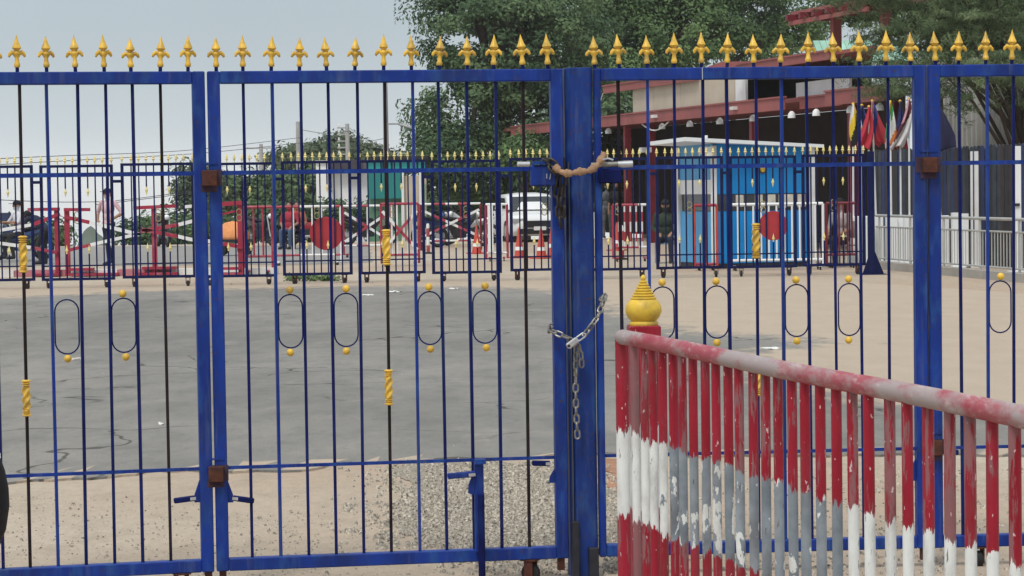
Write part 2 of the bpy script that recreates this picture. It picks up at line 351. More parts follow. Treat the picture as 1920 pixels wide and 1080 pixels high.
def yard():
    front = [(-1100, 938), (-600, 922), (-260, 912), (0, 906), (110, 902), (230, 896), (300, 884), (390, 892), (470, 884), (560, 881), (640, 872), (740, 868), (790, 866), (900, 862), (1040, 858), (1130, 855), (1300, 858), (1600, 856), (2050, 860)]
    back = [(2050, 776), (1750, 765), (1560, 742), (1420, 702), (1380, 672), (1450, 656), (1560, 643), (1480, 634), (1300, 628), (1200, 606), (1130, 578), (1090, 558), (1030, 546), (900, 540), (700, 538), (520, 542), (350, 546), (150, 553), (0, 561), (-260, 566), (-700, 572), (-1300, 582)]
    G = lambda q: Vector((at(q[0], ydist(*q)).x, at(q[0], ydist(*q)).y))
    Fw = []; P = [G(q) for q in front]
    for p, q in zip(P[:-1], P[1:]):
        n_ = max(1, int((q-p).length/.07))
        for k in range(n_):
            r = p.lerp(q, k/n_); v3 = Vector((r.x, r.y, 0)); j = noise.noise_vector(v3*1.7)*.16+noise.noise_vector(v3*7)*.10; Fw.append(Vector((r.x+j.x*.4, r.y+j.y*1.5)))
    Fw.append(P[-1]); Bk = [G(q) for q in back]; inner = Fw+Bk
    outer = Fw+[Vector((Bk[0].x+.5, Bk[0].y)), Vector((8.5, 30)), Vector((4.5, 41)), Vector((-24, 41.5)), Vector((Bk[-1].x-1.5, Bk[-1].y)), Vector((Fw[0].x-1., Fw[0].y))]
    bm = bmesh.new(); bm.faces.new([bm.verts.new((p.x, p.y, .014)) for p in outer])
    for y in [14+.55*k for k in range(50)]: bmesh.ops.bisect_plane(bm, geom=bm.verts[:]+bm.edges[:]+bm.faces[:], plane_co=(0, y, 0), plane_no=(0, 1, 0))
    for x in [-18+.4*k for k in range(68)]: bmesh.ops.bisect_plane(bm, geom=bm.verts[:]+bm.edges[:]+bm.faces[:], plane_co=(x, 0, 0), plane_no=(1, 0, 0))
    bd_ = [e for e in bm.edges if len(e.link_faces) == 1]; ex = bmesh.ops.extrude_edge_only(bm, edges=bd_); 
    for v in ex['geom']:
        if isinstance(v, bmesh.types.BMVert): v.co.z = 0
    me = bpy.data.meshes.new('asphalt_yard'); bm.to_mesh(me); bm.free()
    def inside(x, y):
        c = False; n_ = len(inner); j = n_-1
        for i in range(n_):
            a_, b_ = inner[i], inner[j]
            if (a_.y > y) != (b_.y > y) and x < (b_.x-a_.x)*(y-a_.y)/(b_.y-a_.y)+a_.x: c = not c
            j = i
        return c
    A_ = np.array([tuple(p) for p in Bk[:-1]]); B_ = np.array([tuple(p) for p in Bk[1:]]); vals = []
    for v in me.vertices:
        p = np.array((v.co.x, v.co.y)); ab = B_-A_; t = np.clip(((p-A_)*ab).sum(1)/(ab*ab).sum(1), 0, 1); d = np.sqrt((((p-(A_+ab*t[:, None]))*np.array([1, .7]))**2).sum(1)).min()
        df = min((Vector((v.co.x, v.co.y))-q).length for q in Fw[::6])
        vals.append(.47-d*.5 if inside(*p) or df < .12 else .47+d*.5)
    at_ = me.attributes.new('dust', 'FLOAT', 'POINT'); at_.data.foreach_set('value', vals); me.materials.append(ASPHALT); struct(new('asphalt_yard', me))
yard()
GRAVEL_BED = ground_mat('grey_gravel_bed', (.27, .24, .19), (.36, .32, .26), (.20, .175, .14), 1.6, .8)
sheet('gravel_bed', [(770, 868), (840, 864), (930, 866), (1010, 880), (1080, 905), (1150, 920), (1175, 980), (1150, 1040), (1030, 1022), (900, 1012), (800, 1000), (730, 985), (770, 940), (745, 905)], GRAVEL_BED, .004, .16, .08)
sheet('red_soil', [(1128, 862), (1190, 862), (1240, 872), (1220, 900), (1150, 925), (1128, 905)], M_('reddish_soil', (.33, .17, .10), .95, var=.3, scale=9), .007, .08, .06)
sheet('far_road', [(-400, 502), (0, 499), (560, 496), (700, 492), (690, 462), (400, 461), (100, 463), (-400, 468)], ROAD, .005, .1, 1.)
# painted kerb behind the left panels: every block its own piece
kp = thing('kerb', 'low kerb of red and white painted blocks behind the left fence panels', 'kerb', (0, 0, 0)); kp['kind'] = 'structure'; del kp['category']
blk = MB().bx(-.59, .59, -.15, .15, 0, .13)
meshR = blk.mesh('kerb_block', M_('kerb_red', (.44, .16, .18), .7, var=.2)); meshW = blk.mesh('kerb_block', M_('kerb_white', (.68, .67, .65), .7, var=.1))
p0 = at(-160, 47.2); p1 = at(520, 46.2)
nblk = 7
for i in range(nblk):
    p = p0.lerp(p1, (i+.5)/nblk); o = new('kerb_block', meshR if i in (2, 4) else meshW, kp, p, (0, 0, math.atan2(p1.y-p0.y, p1.x-p0.x)), ((p1-p0).length/nblk/1.2, 1, 1))

# gravel on the dirt close to the gate
def stones(name, spots, seed):
    r = random.Random(seed); b = MB()
    for (u0, u1, v0, v1, n_, s0, s1) in spots:
        for _ in range(n_):
            u = r.gauss((u0+u1)/2, (u1-u0)/3.4) if n_ > 500 else r.uniform(u0, u1); v = r.uniform(v0, v1); p = at(u, ydist(u, v)); s = r.uniform(s0, s1)*(1+.8*(r.random() < .06)); a_ = r.uniform(0, 6)
            vs = [(p.x+s*math.cos(a_+k*PI/2.5)*r.uniform(.7, 1.2), p.y+s*math.sin(a_+k*PI/2.5)*r.uniform(.7, 1.2), 0) for k in range(5)]
            vs += [(x*.55+p.x*.45+r.uniform(-.2, .2)*s, y*.55+p.y*.45, s*r.uniform(.55, 1.15)) for x, y, _z in vs]
            b.add(vs, [(i, (i+1) % 5, (i+1) % 5+5, i+5) for i in range(5)]+[(5, 6, 7, 8, 9)])
    return b.build(name, M_(name+'_stone', (.36, .32, .265), .9, var=.85, scale=70))
stuff(tag(stones('gravel', [(750, 1080, 870, 1030, 5200, .006, .019), (860, 1160, 930, 1078, 2200, .005, .015), (1130, 1180, 890, 1080, 500, .006, .014), (300, 760, 960, 1080, 650, .003, .008), (-20, 400, 930, 1080, 420, .003, .008),
      (1200, 1950, 880, 1080, 1500, .004, .012)], 3), 'loose grey gravel scattered on the dirt below the gate', 'gravel'))
stuff(tag(stones('pebbles', [(0, 1100, 560, 880, 420, .004, .011), (1150, 1920, 540, 850, 260, .004, .012), (300, 900, 530, 552, 120, .01, .025)], 5), 'small pebbles dotted over the asphalt yard', 'pebbles'))
def litter(u, v, s, rz, m, label):
    p = at(u, ydist(u, v)); b = MB(); n_ = 5
    for j in range(n_):
        for i in range(n_):
            x, y = (i/(n_-1)-.5)*s, (j/(n_-1)-.5)*s*1.6; b.v.append((x, y, .008+.014*(1+math.sin(x*60+j))*(.4+random.random()*.6)))
    b.f = [(j*n_+i, j*n_+i+1, (j+1)*n_+i+1, (j+1)*n_+i) for j in range(n_-1) for i in range(n_-1)]
    o = b.build('scrap_paper', m, None, loc=p, rot=(0, 0, rz)); md = o.modifiers.new('solid', 'SOLIDIFY'); md.thickness = .002
    tag(o, label, 'litter', 'scraps lying on the ground')
PAPER = M_('grubby_paper', (.68, .68, .66), .8, var=.1); DUSTP = M_('pale_dust', (.46, .42, .37), .95, var=.1)
litter(1448, 656, .15, .4, PAPER, 'crumpled white plastic scrap on the ground between two oval rings')
litter(140, 676, .17, .2, DUSTP, 'pale flat scrap behind the oval ring with one gold ball')
litter(740, 549, .14, .7, PAPER, 'white scrap lying just behind the upper twisted baluster')
litter(690, 555, .16, .3, PAPER, 'white scrap lying left of the upper twisted baluster')
litter(850, 543, .14, .1, PAPER, 'white scrap near the far edge of the asphalt')
litter(303, 799, .04, .1, PAPER, 'tiny white scrap on asphalt near the double gate stile')

# ================================================================== NEAR GATE
ZT, ZB = 2.08, .08
def leaf_frame(u0, Y0, u1, Y1):
    a_ = at(u0, Y0, 2.05); b_ = at(u1, Y1, 2.05); a_.z = b_.z = 0; d = b_-a_
    return a_, d.length, math.atan2(d.y, d.x), d.normalized()
def along(org, d, u, z):
    lo, hi = -3., 4.
    for _ in range(40):
        m = (lo+hi)/2; p = org+d*m; p.z = z
        if proj(p)[0] < u: lo = m
        else: hi = m
    return m
# finial: spear with collar and two curled leaves on a short stem
b = MB(); b.lathe([(.0075, -.01), (.0075, .022)], n=8); stem_me = b.mesh('stem', NAVY, True)
b = MB()
b.lathe([(.0105, .018), (.0125, .022), (.0125, .031), (.0098, .035), (.0078, .052), (.0095, .062), (.013, .068), (.012, .074), (.0085, .079), (.0155, .086), (.0185, .090), (.0175, .094), (.0125, .104), (.006, .122), (.0008, .140)], n=10)
for s in (-1, 1):
    pts = [(s*.004, 0, .058), (s*.011, 0, .071), (s*.020, 0, .0745), (s*.028, 0, .067), (s*.0315, -.001, .0585), (s*.029, -.002, .0555)]
    b.tube(pts, [.0065, .0085, .0088, .0075, .005, .0018], 8, ell=1.0)
spike_me = b.mesh('spike', GOLD, True)
# twisted gold baluster
def twist_mesh():
    b = MB(); n, m = 20, 74; Lh = .146; vs = []
    for i in range(m+1):
        z = -Lh/2+Lh*i/m; s = abs(z)
        for k in range(n):
            a_ = 2*PI*k/n
            if s < .045: r = .0138+.0036*math.cos(3*a_-z*170)
            elif s < .0485: r = .010
            elif s < .0525: r = .0165
            elif s < .0555: r = .0105
            elif s < .0595: r = .0168
            elif s < .0625: r = .0105
            else: r = .0185*math.sqrt(max(.06, 1-((s-.0675)/.0062)**2))
            vs.append((r*math.cos(a_), r*math.sin(a_), z))
    b.add(vs, [(i*n+k, i*n+(k+1) % n, (i+1)*n+(k+1) % n, (i+1)*n+k) for i in range(m) for k in range(n)]+[tuple(range(n-1, -1, -1)), tuple(m*n+k for k in range(n))])
    return b.mesh('twisted_baluster', GOLD, True)
twist_me = twist_mesh()
ball_me = MB().ball((0, 0, 0), .0155, 14, 9).mesh('ball', GOLD, True)
def oval_me(w_, h):
    r = w_/2; pts = []
    for k in range(11): a_ = PI*k/10; pts.append((r*math.cos(a_), 0, h/2-r*1.0+r*math.sin(a_)))
    for k in range(11): a_ = PI+PI*k/10; pts.append((r*math.cos(a_), 0, -h/2+r*1.0+r*math.sin(a_)))
    return MB().tube(pts, .0030, 8, True, up=(0, 1, 0)).mesh('oval_ring', NAVY, True)
bar_me = MB().bx(-.0057, .0057, -.0057, .0057, 0, 1).mesh('bar', NAVY)
bar_r = MB().bx(-.0057, .0057, -.0057, .0057, 0, 1).mesh('bar', M_('rusty_dark_bar', (.018, .012, .014), .7, var=.5, scale=9, dirt=(.012, .014, .05), spec=.15))
bar_b = MB().bx(-.0057, .0057, -.0057, .0057, 0, 1).mesh('bar', BLUE)
def caster(parent, x, ztop, s=1., y=0., yaw=.3):
    c = MB().bx(-.028*s, .028*s, -.028*s, .028*s, -.006, 0)
    for k in (-1, 1): c.bx(k*.021*s-.003, k*.021*s+.003, -.016*s, .016*s, -.065*s, -.006)
    o = c.build('caster', RUST, parent, loc=(x, y, ztop), rot=(0, 0, yaw))
    wz = -max(.05*s, ztop-.034*s)
    MB().lathe([(.012*s, -.013*s), (.030*s, -.013*s), (.034*s, -.009*s), (.034*s, .009*s), (.030*s, .013*s), (.012*s, .013*s)], (0, 0, wz), 16, M=Matrix.Rotation(PI/2, 3, 'Y')).build('wheel', RUBBER, o, True)
def near_leaf(label, e, bars, spikes, twist=None, ovals=(), lstile=True, rstile=True, xmin=None, noballtop=(), noballbot=(), lw=.05, xend=None, rusty=()):
    org, Ln_, rz, d = leaf_frame(*e); org.z = 0
    t = thing('gate_leaf', label, 'gate', org, rz, 'leaves of the near blue gate')
    x0 = xmin if xmin is not None else 0.; x1 = xend if xend is not None else Ln_
    a_, c = (x0+lw if lstile else x0), (x1-.05 if rstile else x1)
    if lstile: MB().bx(x0, x0+lw, -.025, .025, ZB, ZT).build('stile', BLUE, t, bevel=.004)
    if rstile: MB().bx(x1-.05, x1, -.025, .025, ZB, ZT).build('stile', BLUE, t, bevel=.004)
    MB().bx(a_, c, -.025, .025, ZT-.05, ZT).build('top_rail', BLUE, t, bevel=.004)
    MB().bx(a_, c, -.025, .025, ZB, ZB+.05).build('bottom_rail', BLUE, t, bevel=.004)
    MB().bx(a_, c, -.0085, .0085, 1.667, 1.684).build('middle_rail', BLUE, t)
    MB().bx(a_, c, -.0065, .0065, .488, .501).build('lower_rail', BLUE, t)
    xs = []
    for i, u in enumerate(bars):
        x = along(org, d, u, 1.94) if isinstance(u, (int, float)) else u[0]
        xs.append(x); o = new('bar', bar_r if i in rusty else (bar_b if (i*7+len(spikes)) % 5 == 0 else bar_me), t, (x, 0, ZB+.05), (random.uniform(-.002, .002), random.uniform(-.0045, .0045), random.uniform(-.3, .3)), (1, 1, ZT-ZB-.1))
    for u in spikes:
        x = along(org, d, u, ZT+.05); o = new('spike', spike_me, t, (x, 0, ZT), (random.uniform(-.06, .06), random.uniform(-.06, .06), random.uniform(-.45, .45)), (1, 1, random.uniform(.95, 1.05))); new('stem', stem_me, o)
    if twist is not None:
        for z in (1.367, .800): new('twisted_baluster', twist_me, t, (xs[twist], 0, z), (0, 0, random.uniform(0, 6)))
    for k in ovals:
        xm, wd = (xs[k]+xs[k+1])/2, xs[k+1]-xs[k]-.0165; o = new('oval_ring', oval_me(wd, .215), t, (xm, 0, 1.077))
        if k not in noballtop: new('ball', ball_me, t, (xm+random.uniform(-.003, .003), -.002, 1.077+.1075+.0185))
        if k not in noballbot: new('ball', ball_me, t, (xm+random.uniform(-.004, .006), -.002, 1.077-.1075-.0185))
    return t, org, d, Ln_
A, oA, dA, LA = near_leaf('leftmost blue gate leaf, one oval ring missing its top gold ball', (0, 9.41, 383, 9.58), [-222, -170, -118, -66, -14, 37, 90, 143, 197, 250, 303], [-250, -222, -170, -118, -66, -14, 32, 87, 141, 195, 245, 300, 352], 5, (1, 3, 6, 8), xmin=-.59, noballtop=(6,), rusty=(5, 10))
B, oB, dB, LB = near_leaf('wide blue gate leaf with four oval rings left of the chained post', (388, 9.585, 1053, 9.8), [457, 511, 564, 616, 668, 720, 774, 825, 877, 929, 981], [405, 455, 508, 561, 612, 665, 719, 771, 823, 876, 925, 980, 1027], 5, (1, 3, 6, 8), rusty=(5, 10))
C, oC, dC, LC = near_leaf('blue gate leaf right of the chained post, partly behind the red barrier', (1112, 9.82, 1734, 9.93), [1162, 1213, 1263, 1315, 1365, 1415, 1465, 1515, 1565, 1613, 1663], [1115, 1161, 1213, 1264, 1315, 1363, 1413, 1463, 1515, 1563, 1611, 1661, 1707], 5, (1, 3, 6, 8), lw=.028, rusty=(0,))
D, oD, dD, LD = near_leaf('rightmost blue gate leaf cut by the picture edge', (1738, 9.93, 2110, 9.98), [1800, 1849, 1897, 1947, 1997, 2047, 2097, 2147, 2197, 2247, 2297], [1754, 1797, 1848, 1897, 1947, 1997, 2047, 2097, 2147, 2197, 2247, 2297, 2335], 5, (1, 3, 6, 8), noballbot=(1,), xend=1.35)
# weld seam across C's top rail
x = along(oC, dC, 1315, ZT); MB().bx(x-.0015, x+.0015, -.0265, -.024, ZT-.05, ZT).build('weld_seam', STEEL, C)
# fittings shared by the leaves: bracket, drop-bolt handles
def bracket(t, x, z):
    MB().bx(x-.054, x+.050, -.0285, -.0262, z-.030, z+.034).build('bracket_plate', RUST_STAIN, t); MB().bx(x-.036, x+.033, -.030, -.0263, z-.055, z-.0225).build('bracket_plate', RUST_STAIN, t)
    o = MB().bx(x-.030, x+.030, -.062, -.030, z-.031, z+.031).build('bracket', RUST, t, bevel=.003)
    MB().bx(x-.036, x+.032, -.03, -.0262, z+.055, z+.062).build('bracket_bar', BLUE, t)
bracket(B, .001, 1.655); bracket(B, .004, .475)
bracket(D, -.001, 1.668); bracket(D, .012, .50)
def handle(t, x, z, s, tilt=0., gusset=True, L_=.085):
    g = MB()
    if gusset: g.prism([(x, z+.075), (x+s*.022, z+.012), (x+s*.022, z-.018), (x, z-.018)][::(1 if s > 0 else -1)], -.004, .006); g.build('gusset', BLUE, t)
    o = MB().beam((x+s*.02, -.004, z), (x+s*(.02+L_), -.004, z+tilt), .02, .022).build('bolt_handle', NAVY, t, bevel=.004)
    MB().beam((x+s*.018, -.016, z), (x+s*.04, -.016, z+tilt*.2), .006, .012).build('steel_sleeve', STEEL, o)
handle(A, LA-.05, .378, -1, -.008); handle(B, .05, .372, 1, -.015)
handle(B, LB-.05, .470, -1, .004, False, .075); MB().prism([(LB-.05, .45), (LB-.072, .415), (LB-.075, .39), (LB-.05, .39)][::-1], -.004, .006).build('gusset', BLUE, B)
handle(D, .05, .475, 1, 0, False, .05); MB().prism([(LC-.05, .455), (LC-.075, .40), (LC-.075, .36), (LC-.05, .36)][::-1], -.004, .006).build('gusset', BLUE, C)
# drop bolt on leaf B
xb = along(oB, dB, 896, .3)
MB().bx(xb-.019, xb+.019, -.055, -.0265, ZB+.04, .497).build('bolt_guide', BLUE, B, bevel=.006)
o = MB().lathe([(.010, .02), (.0145, .03), (.0145, .36)], (xb+.004, -.068, 0), 12).build('drop_bolt', NAVY, B, True)
MB().bx(xb-.02, xb+.024, -.085, -.0555, .485, .505).build('bolt_cap', BLUE, B)
MB().prism([(xb-.018, .46), (xb-.018, .355), (xb-.045, .365), (xb-.043, .40)], -.05, -.042).build('bolt_gusset', BLUE, B)
h = MB().beam((xb-.015, -.06, .445), (xb-.13, -.06, .438), .02, .024).build('bolt_handle', BLUE, B, bevel=.004)
MB().beam((xb-.045, -.0725, .441), (xb-.018, -.0725, .443), .004, .012).build('steel_sleeve', STEEL, h)
# feet and casters under the leaves
caster(B, along(oB, dB, 995, .06), ZB, 1.15, yaw=1.0); caster(D, along(oD, dD, 1832, .06), ZB, 1.1, yaw=.2); caster(A, along(oA, dA, 340, .06), ZB, 1.1)
caster(C, along(oC, dC, 1215, .06), ZB, 1.1)
for t, x in ((B, LB-.03), (B, .025), (A, LA-.022), (C, LC-.02)): MB().bx(x-.014, x+.014, -.012, .012, .03, ZB-.001).build('stop_lug', RUST, t)
# latch boxes with sliding bolts
xl = LB-.05
lb = MB().bx(xl-.092, xl+.012, -.075, -.0265, 1.605, 1.69).build('latch_box', BLUE, B, bevel=.006)
MB().bx(xl-.085, xl+.012, -.082, -.0265, 1.692, 1.706).build('latch_lid', BLUE, lb)
MB().tube([(xl-.145, -.05, 1.695), (xl-.095, -.05, 1.694)], .0105, 12).build('steel_bolt', STEEL, B, True)
for k in (0, 1): MB().beam((xl-.03+k*.016, -.0775, 1.655), (xl-.03+k*.012, -.0775, 1.635-k*.004), .003, .004).build('scratch_weld', STEEL, lb)
lc = MB().bx(.012, .105, -.07, -.0265, 1.612, 1.672).build('latch_box', NAVY, C, bevel=.006)
MB().tube([(-.02, -.06, 1.687), (.145, -.06, 1.690)], .011, 12).build('steel_bolt', CHAIN, C, True)
MB().tube([(.09, -.06, 1.6885), (.15, -.06, 1.690)], .0135, 12).build('bolt_sleeve', STEEL, C, True)
# ---------------- the post
pp = at(1088, 9.83, 1.0); pp.z = 0
post = thing('gate_post', 'thick blue steel gate post wrapped in chains and padlocked', 'post', pp, math.atan2(dB.y, dB.x))
MB().prism([(0, 0), (1, 0)], 0, 1) if False else None
ps = MB(); hw = .056
ring = [(-hw+.022, -.055), (hw-.012, -.055), (hw, -.04), (hw, .05), (-hw, .05), (-hw, -.025)]
vs = [(x, y, 0) for x, y in ring]+[(x, y, ZT+.004) for x, y in ring]; n6 = len(ring)
ps.add(vs, [tuple(range(n6-1, -1, -1)), tuple(range(n6, 2*n6))]+[(i, (i+1) % n6, (i+1) % n6+n6, i+n6) for i in range(n6)])
ps.build('shaft', BLUE_POST, post, bevel=.003)
MB().bx(-.058, -.030, -.085, -.056, 0, .235).build('foot_angle', DARK_IRON, post, bevel=.003)
MB().bx(.010, .050, -.085, -.056, 0, .125).build('foot_angle', DARK_IRON, post, bevel=.003)
MB().beam((-hw+.0085, -.0425, 0), (-hw+.0085, -.0425, 1.70), .004, .026).build('corner_strip', M_('dark_slate_paint', (.05, .056, .085), .7, var=.3, scale=14), post, rot=None)  # dark slate strip covering the left front chamfer, up to latch height
MB().tube([(-.062, -.035, 1.60), (-.062, -.035, 1.72)], .006, 8).build('hinge_pin', DARK_IRON, post)
# ---------------- chains
def link_mesh(m, Lk, wd, r):
    pts = []; q = wd/2-r
    for k in range(7): a_ = PI*k/6; pts.append((Lk/2-q-r+q*math.sin(a_), q*math.cos(a_), 0))
    for k in range(7): a_ = PI+PI*k/6; pts.append((-Lk/2+q+r+q*math.sin(a_), q*math.cos(a_), 0))
    return MB().tube(pts, r, 7, True, up=(0, 0, 1)).mesh('link', m, True)
link_a = link_mesh(CHAIN, .044, .027, .0042); link_b = link_mesh(CHAIN_DARK, .058, .036, .006)
def chain(parent, pts, me, pitch, org, roll0=0.):
    pts = [Vector(p) for p in pts]; seg = [(pts[i+1]-pts[i]).length for i in range(len(pts)-1)]; tot = sum(seg); k = 0; s = pitch/2
    while s < tot:
        r = s; i = 0
        while i < len(seg)-1 and r > seg[i]: r -= seg[i]; i += 1
        p = pts[i].lerp(pts[i+1], min(1, r/seg[i])); t = (pts[i+1]-pts[i]).normalized()
        q = t.to_track_quat('X', 'Z').to_matrix() @ Matrix.Rotation(roll0+(PI/2 if k % 2 else 0)+random.uniform(-.25, .25), 3, 'X')
        o = new('link', me, parent, p-org); o.rotation_euler = q.to_euler(); k += 1; s += pitch
Yc = 9.71
def px(u, v, Y=Yc): return W(u, v, Y)
o0 = px(1080, 640)
ch = thing('lower_chain', 'steel chain looped round the post with a long hanging tail', 'chain', o0)
chain(ch, [px(1036, 608, 9.80), px(1030, 618, 9.76), px(1044, 625, 9.72), px(1062, 632, 9.70), px(1075, 642, 9.70)], link_a, .031, o0)
chain(ch, [px(1094, 630, 9.70), px(1108, 612, 9.70), px(1120, 596, 9.71), px(1128, 575, 9.75), px(1128, 562, 9.78), px(1134, 552, 9.83)], link_a, .031, o0, .6)
chain(ch, [px(1134, 552, 9.80), px(1131, 566, 9.78), px(1124, 580, 9.76)], link_a, .031, o0)
chain(ch, [px(1080, 648, 9.72), px(1079, 700, 9.725), px(1080, 760, 9.725), px(1083, 828, 9.725)], link_a, .0315, o0)
chain(ch, [px(1086, 646, 9.70), px(1089, 664, 9.71), px(1091, 690, 9.71)], link_a, .0315, o0, .8)
pl = thing('padlock', 'silver padlock hanging slanted on the lower chain', 'padlock', px(1078, 640, 9.675))
ang = math.atan2(27, 38)
R_ = Matrix.Rotation(-ang, 3, 'Y')
pb = MB().box((0, 0, 0), (.055, .022, .026)).build('body', STEEL, pl, bevel=.005, loc=R_ @ Vector((-.012, 0, 0)), rot=R_.to_euler())
MB().tube([(.015, 0, .009), (.045, 0, .009), (.052, 0, 0), (.045, 0, -.009), (.015, 0, -.009)], .0036, 8).build('shackle', STEEL, pl, True, loc=R_ @ Vector((0, 0, 0)), rot=R_.to_euler())
MB().lathe([(.006, 0), (.006, .002)], n=12, M=Matrix.Rotation(PI/2, 3, 'X')).build('keyhole', DARK_IRON, pl, loc=R_ @ Vector((-.03, -.011, 0)))
o1 = px(1050, 310)
c2 = thing('upper_chain', 'dark chain bunched at the latch box with loops hanging beside the post', 'chain', o1)
chain(c2, [px(1022, 298, 9.74), px(1030, 302, 9.70), px(1044, 312, 9.69), px(1058, 322, 9.69)], link_b, .040, o1)
chain(c2, [px(1030, 312, 9.69), px(1042, 322, 9.69), px(1052, 328, 9.69)], link_b, .040, o1, 1.)
chain(c2, [px(1048, 330, 9.73), px(1044, 360, 9.74), px(1048, 390, 9.74), px(1052, 430, 9.74)], link_b, .042, o1)
chain(c2, [px(1056, 330, 9.72), px(1055, 365, 9.73), px(1054, 400, 9.73)], link_b, .042, o1, .7)
hs_ = thing('hose_sleeve', 'tan rubber hose threaded over the chain across the post', 'hose', px(1095, 320))
pts = [px(1040, 312, 9.685), px(1052, 322, 9.675), px(1068, 325, 9.672), px(1085, 322, 9.672), px(1104, 320, 9.675), px(1118, 311, 9.69), px(1127, 299, 9.71), px(1132, 290, 9.74)]
def catmull(P, n_):
    o = []
    for i in range(len(P)-1):
        a_, b_, c_, d_ = P[max(0, i-1)], P[i], P[i+1], P[min(len(P)-1, i+2)]
        for k in range(n_):
            t = k/n_; o.append(.5*((2*b_)+(c_-a_)*t+(2*a_-5*b_+4*c_-d_)*t*t+(3*b_-a_-3*c_+d_)*t**3))
    return o+[P[-1]]
cp = [p-hs_.location for p in catmull(pts, 6)]
MB().tube(cp, [.0135+.0035*math.sin(i*.75)+.002*math.sin(i*2.1) for i in range(len(cp))], 12).build('hose', CLOTH_BROWN, hs_, True)
MB().tube([cp[k]+Vector((0, -.006, -.012 if k % 2 else .008)) for k in range(len(cp)-6, len(cp))], .006, 8).build('knot', CLOTH_BROWN, hs_, True)
MB().tube([px(1128, 300, 9.70)-hs_.location, px(1140, 297, 9.69)-hs_.location, px(1150, 300, 9.69)-hs_.location], .004, 6).build('tie_wire', STEEL, hs_, True)

# ================================================================== RED AND WHITE BARRIER IN FRONT
b0, dirb = Vector((.370, 8.2, 0)), Vector((.2394, -.9709, 0))
bar = thing('crowd_barrier', 'flaking red and white pipe barrier with yellow finial in front of the gate', 'barrier', b0, math.atan2(dirb.y, dirb.x))
def peel(o, w_, r): o['peel_white'] = w_; o['peel_red'] = r; return o
ZR = 1.085; LBAR = 4.3
peel(MB().tube([(-.016, 0, ZR-.004), (-.008, 0, ZR), (.02, 0, ZR)]+[(x, 0, ZR+.002*math.sin(x*3)) for x in np.linspace(.3, LBAR-.02, 16)]+[(LBAR, 0, ZR-.006)], [.012, .021, .026]+[.026]*16+[.014], 20).build('top_rail', RAIL_PAINT, bar, True), .3, .4)
peel(MB().bx(0, LBAR, -.02, .02, .12, .16).build('bottom_rail', BARRIER_PAINT, bar), .3, .4)
peel(MB().tube([(.008, 0, .02), (.008, 0, ZR-.01)], .0225, 14).build('end_stile', BARRIER_PAINT, bar, True), .31, .40)
us = [1190, 1205, 1222, 1240, 1260, 1278, 1298, 1321, 1341, 1363, 1385, 1408, 1432, 1457, 1483, 1509, 1538, 1567, 1599, 1630, 1667, 1702, 1738, 1777, 1819, 1860, 1904]
ts = [(8.2*(u-960)/F-.37)/(.2394+.9709*(u-960)/F) for u in us]; ts += [ts[-1]+.117*k for k in range(1, 11)]
rod = MB().tube([(0, 0, .14), (0, 0, .6), (0, 0, ZR-.012)], .0142, 12).mesh('baluster', BARRIER_PAINT, True)
for i, t in enumerate(ts):
    o = new('baluster', rod, bar, (t, random.uniform(-.002, .002), 0), (random.uniform(-.002, .002), random.uniform(-.003, .003), random.uniform(0, 6)))
    u = us[i] if i < len(us) else 2000
    pw = .30 if u < 1250 else (.60 if u < 1300 else (.56 if u < 1350 else (.555 if u < 1480 else (.61 if u < 1590 else .22))))
    peel(o, pw+random.uniform(-.03, .03), (.60 if i == 0 else (.50 if i == 1 else (.43 if u < 1590 else .465)))+random.uniform(-.05, .05))
fp = at(1207, 8.40, 1.1); Mi = Matrix.Rotation(-math.atan2(dirb.y, dirb.x), 3, 'Z'); lp = Mi @ (fp-b0)
Rpost = (0, 0, -math.atan2(dirb.y, dirb.x)+.06)
peel(MB().bx(-.0545, .0545, -.0545, .0545, 0, 1.112).build('end_post', BARRIER_PAINT, bar, loc=(lp.x, lp.y, 0), rot=Rpost, bevel=.004), .3, .38)
def finial_prof():
    pr = [(.05, 0), (.052, .006), (.050, .012), (.044, .016), (.056, .028), (.0635, .046), (.0635, .062), (.056, .080), (.045, .091)]
    z, r = .091, .043
    for k in range(7):
        pr += [(r-.0015, z+.0012), (r+.003, z+.003), (r+.0022, z+.0068), (r-.0055, z+.0088)]; z += .0095; r -= .0052
    return pr+[(.007, z), (.0095, z+.006), (.009, z+.012), (.004, z+.018), (.0005, z+.020)]
YEL = M_('yellow_finial_paint', (.66, .44, .05), .5, var=.2, scale=22, dirt=(.30, .22, .08), spec=.35)
MB().lathe(finial_prof(), n=28).build('finial', YEL, bar, True, loc=(lp.x, lp.y, 1.112))
for x in (.5, 2.2, 3.9):
    peel(MB().bx(x-.02, x+.02, -.28, .28, .06, .10).build('foot', BARRIER_PAINT, bar), .3, .4)
    for y in (-.25, .25): MB().lathe([(.01, -.012), (.03, -.012), (.03, .012), (.01, .012)], (x, y, .03), 14, M=Matrix.Rotation(PI/2, 3, 'X')).build('wheel', RUBBER, bar, True)

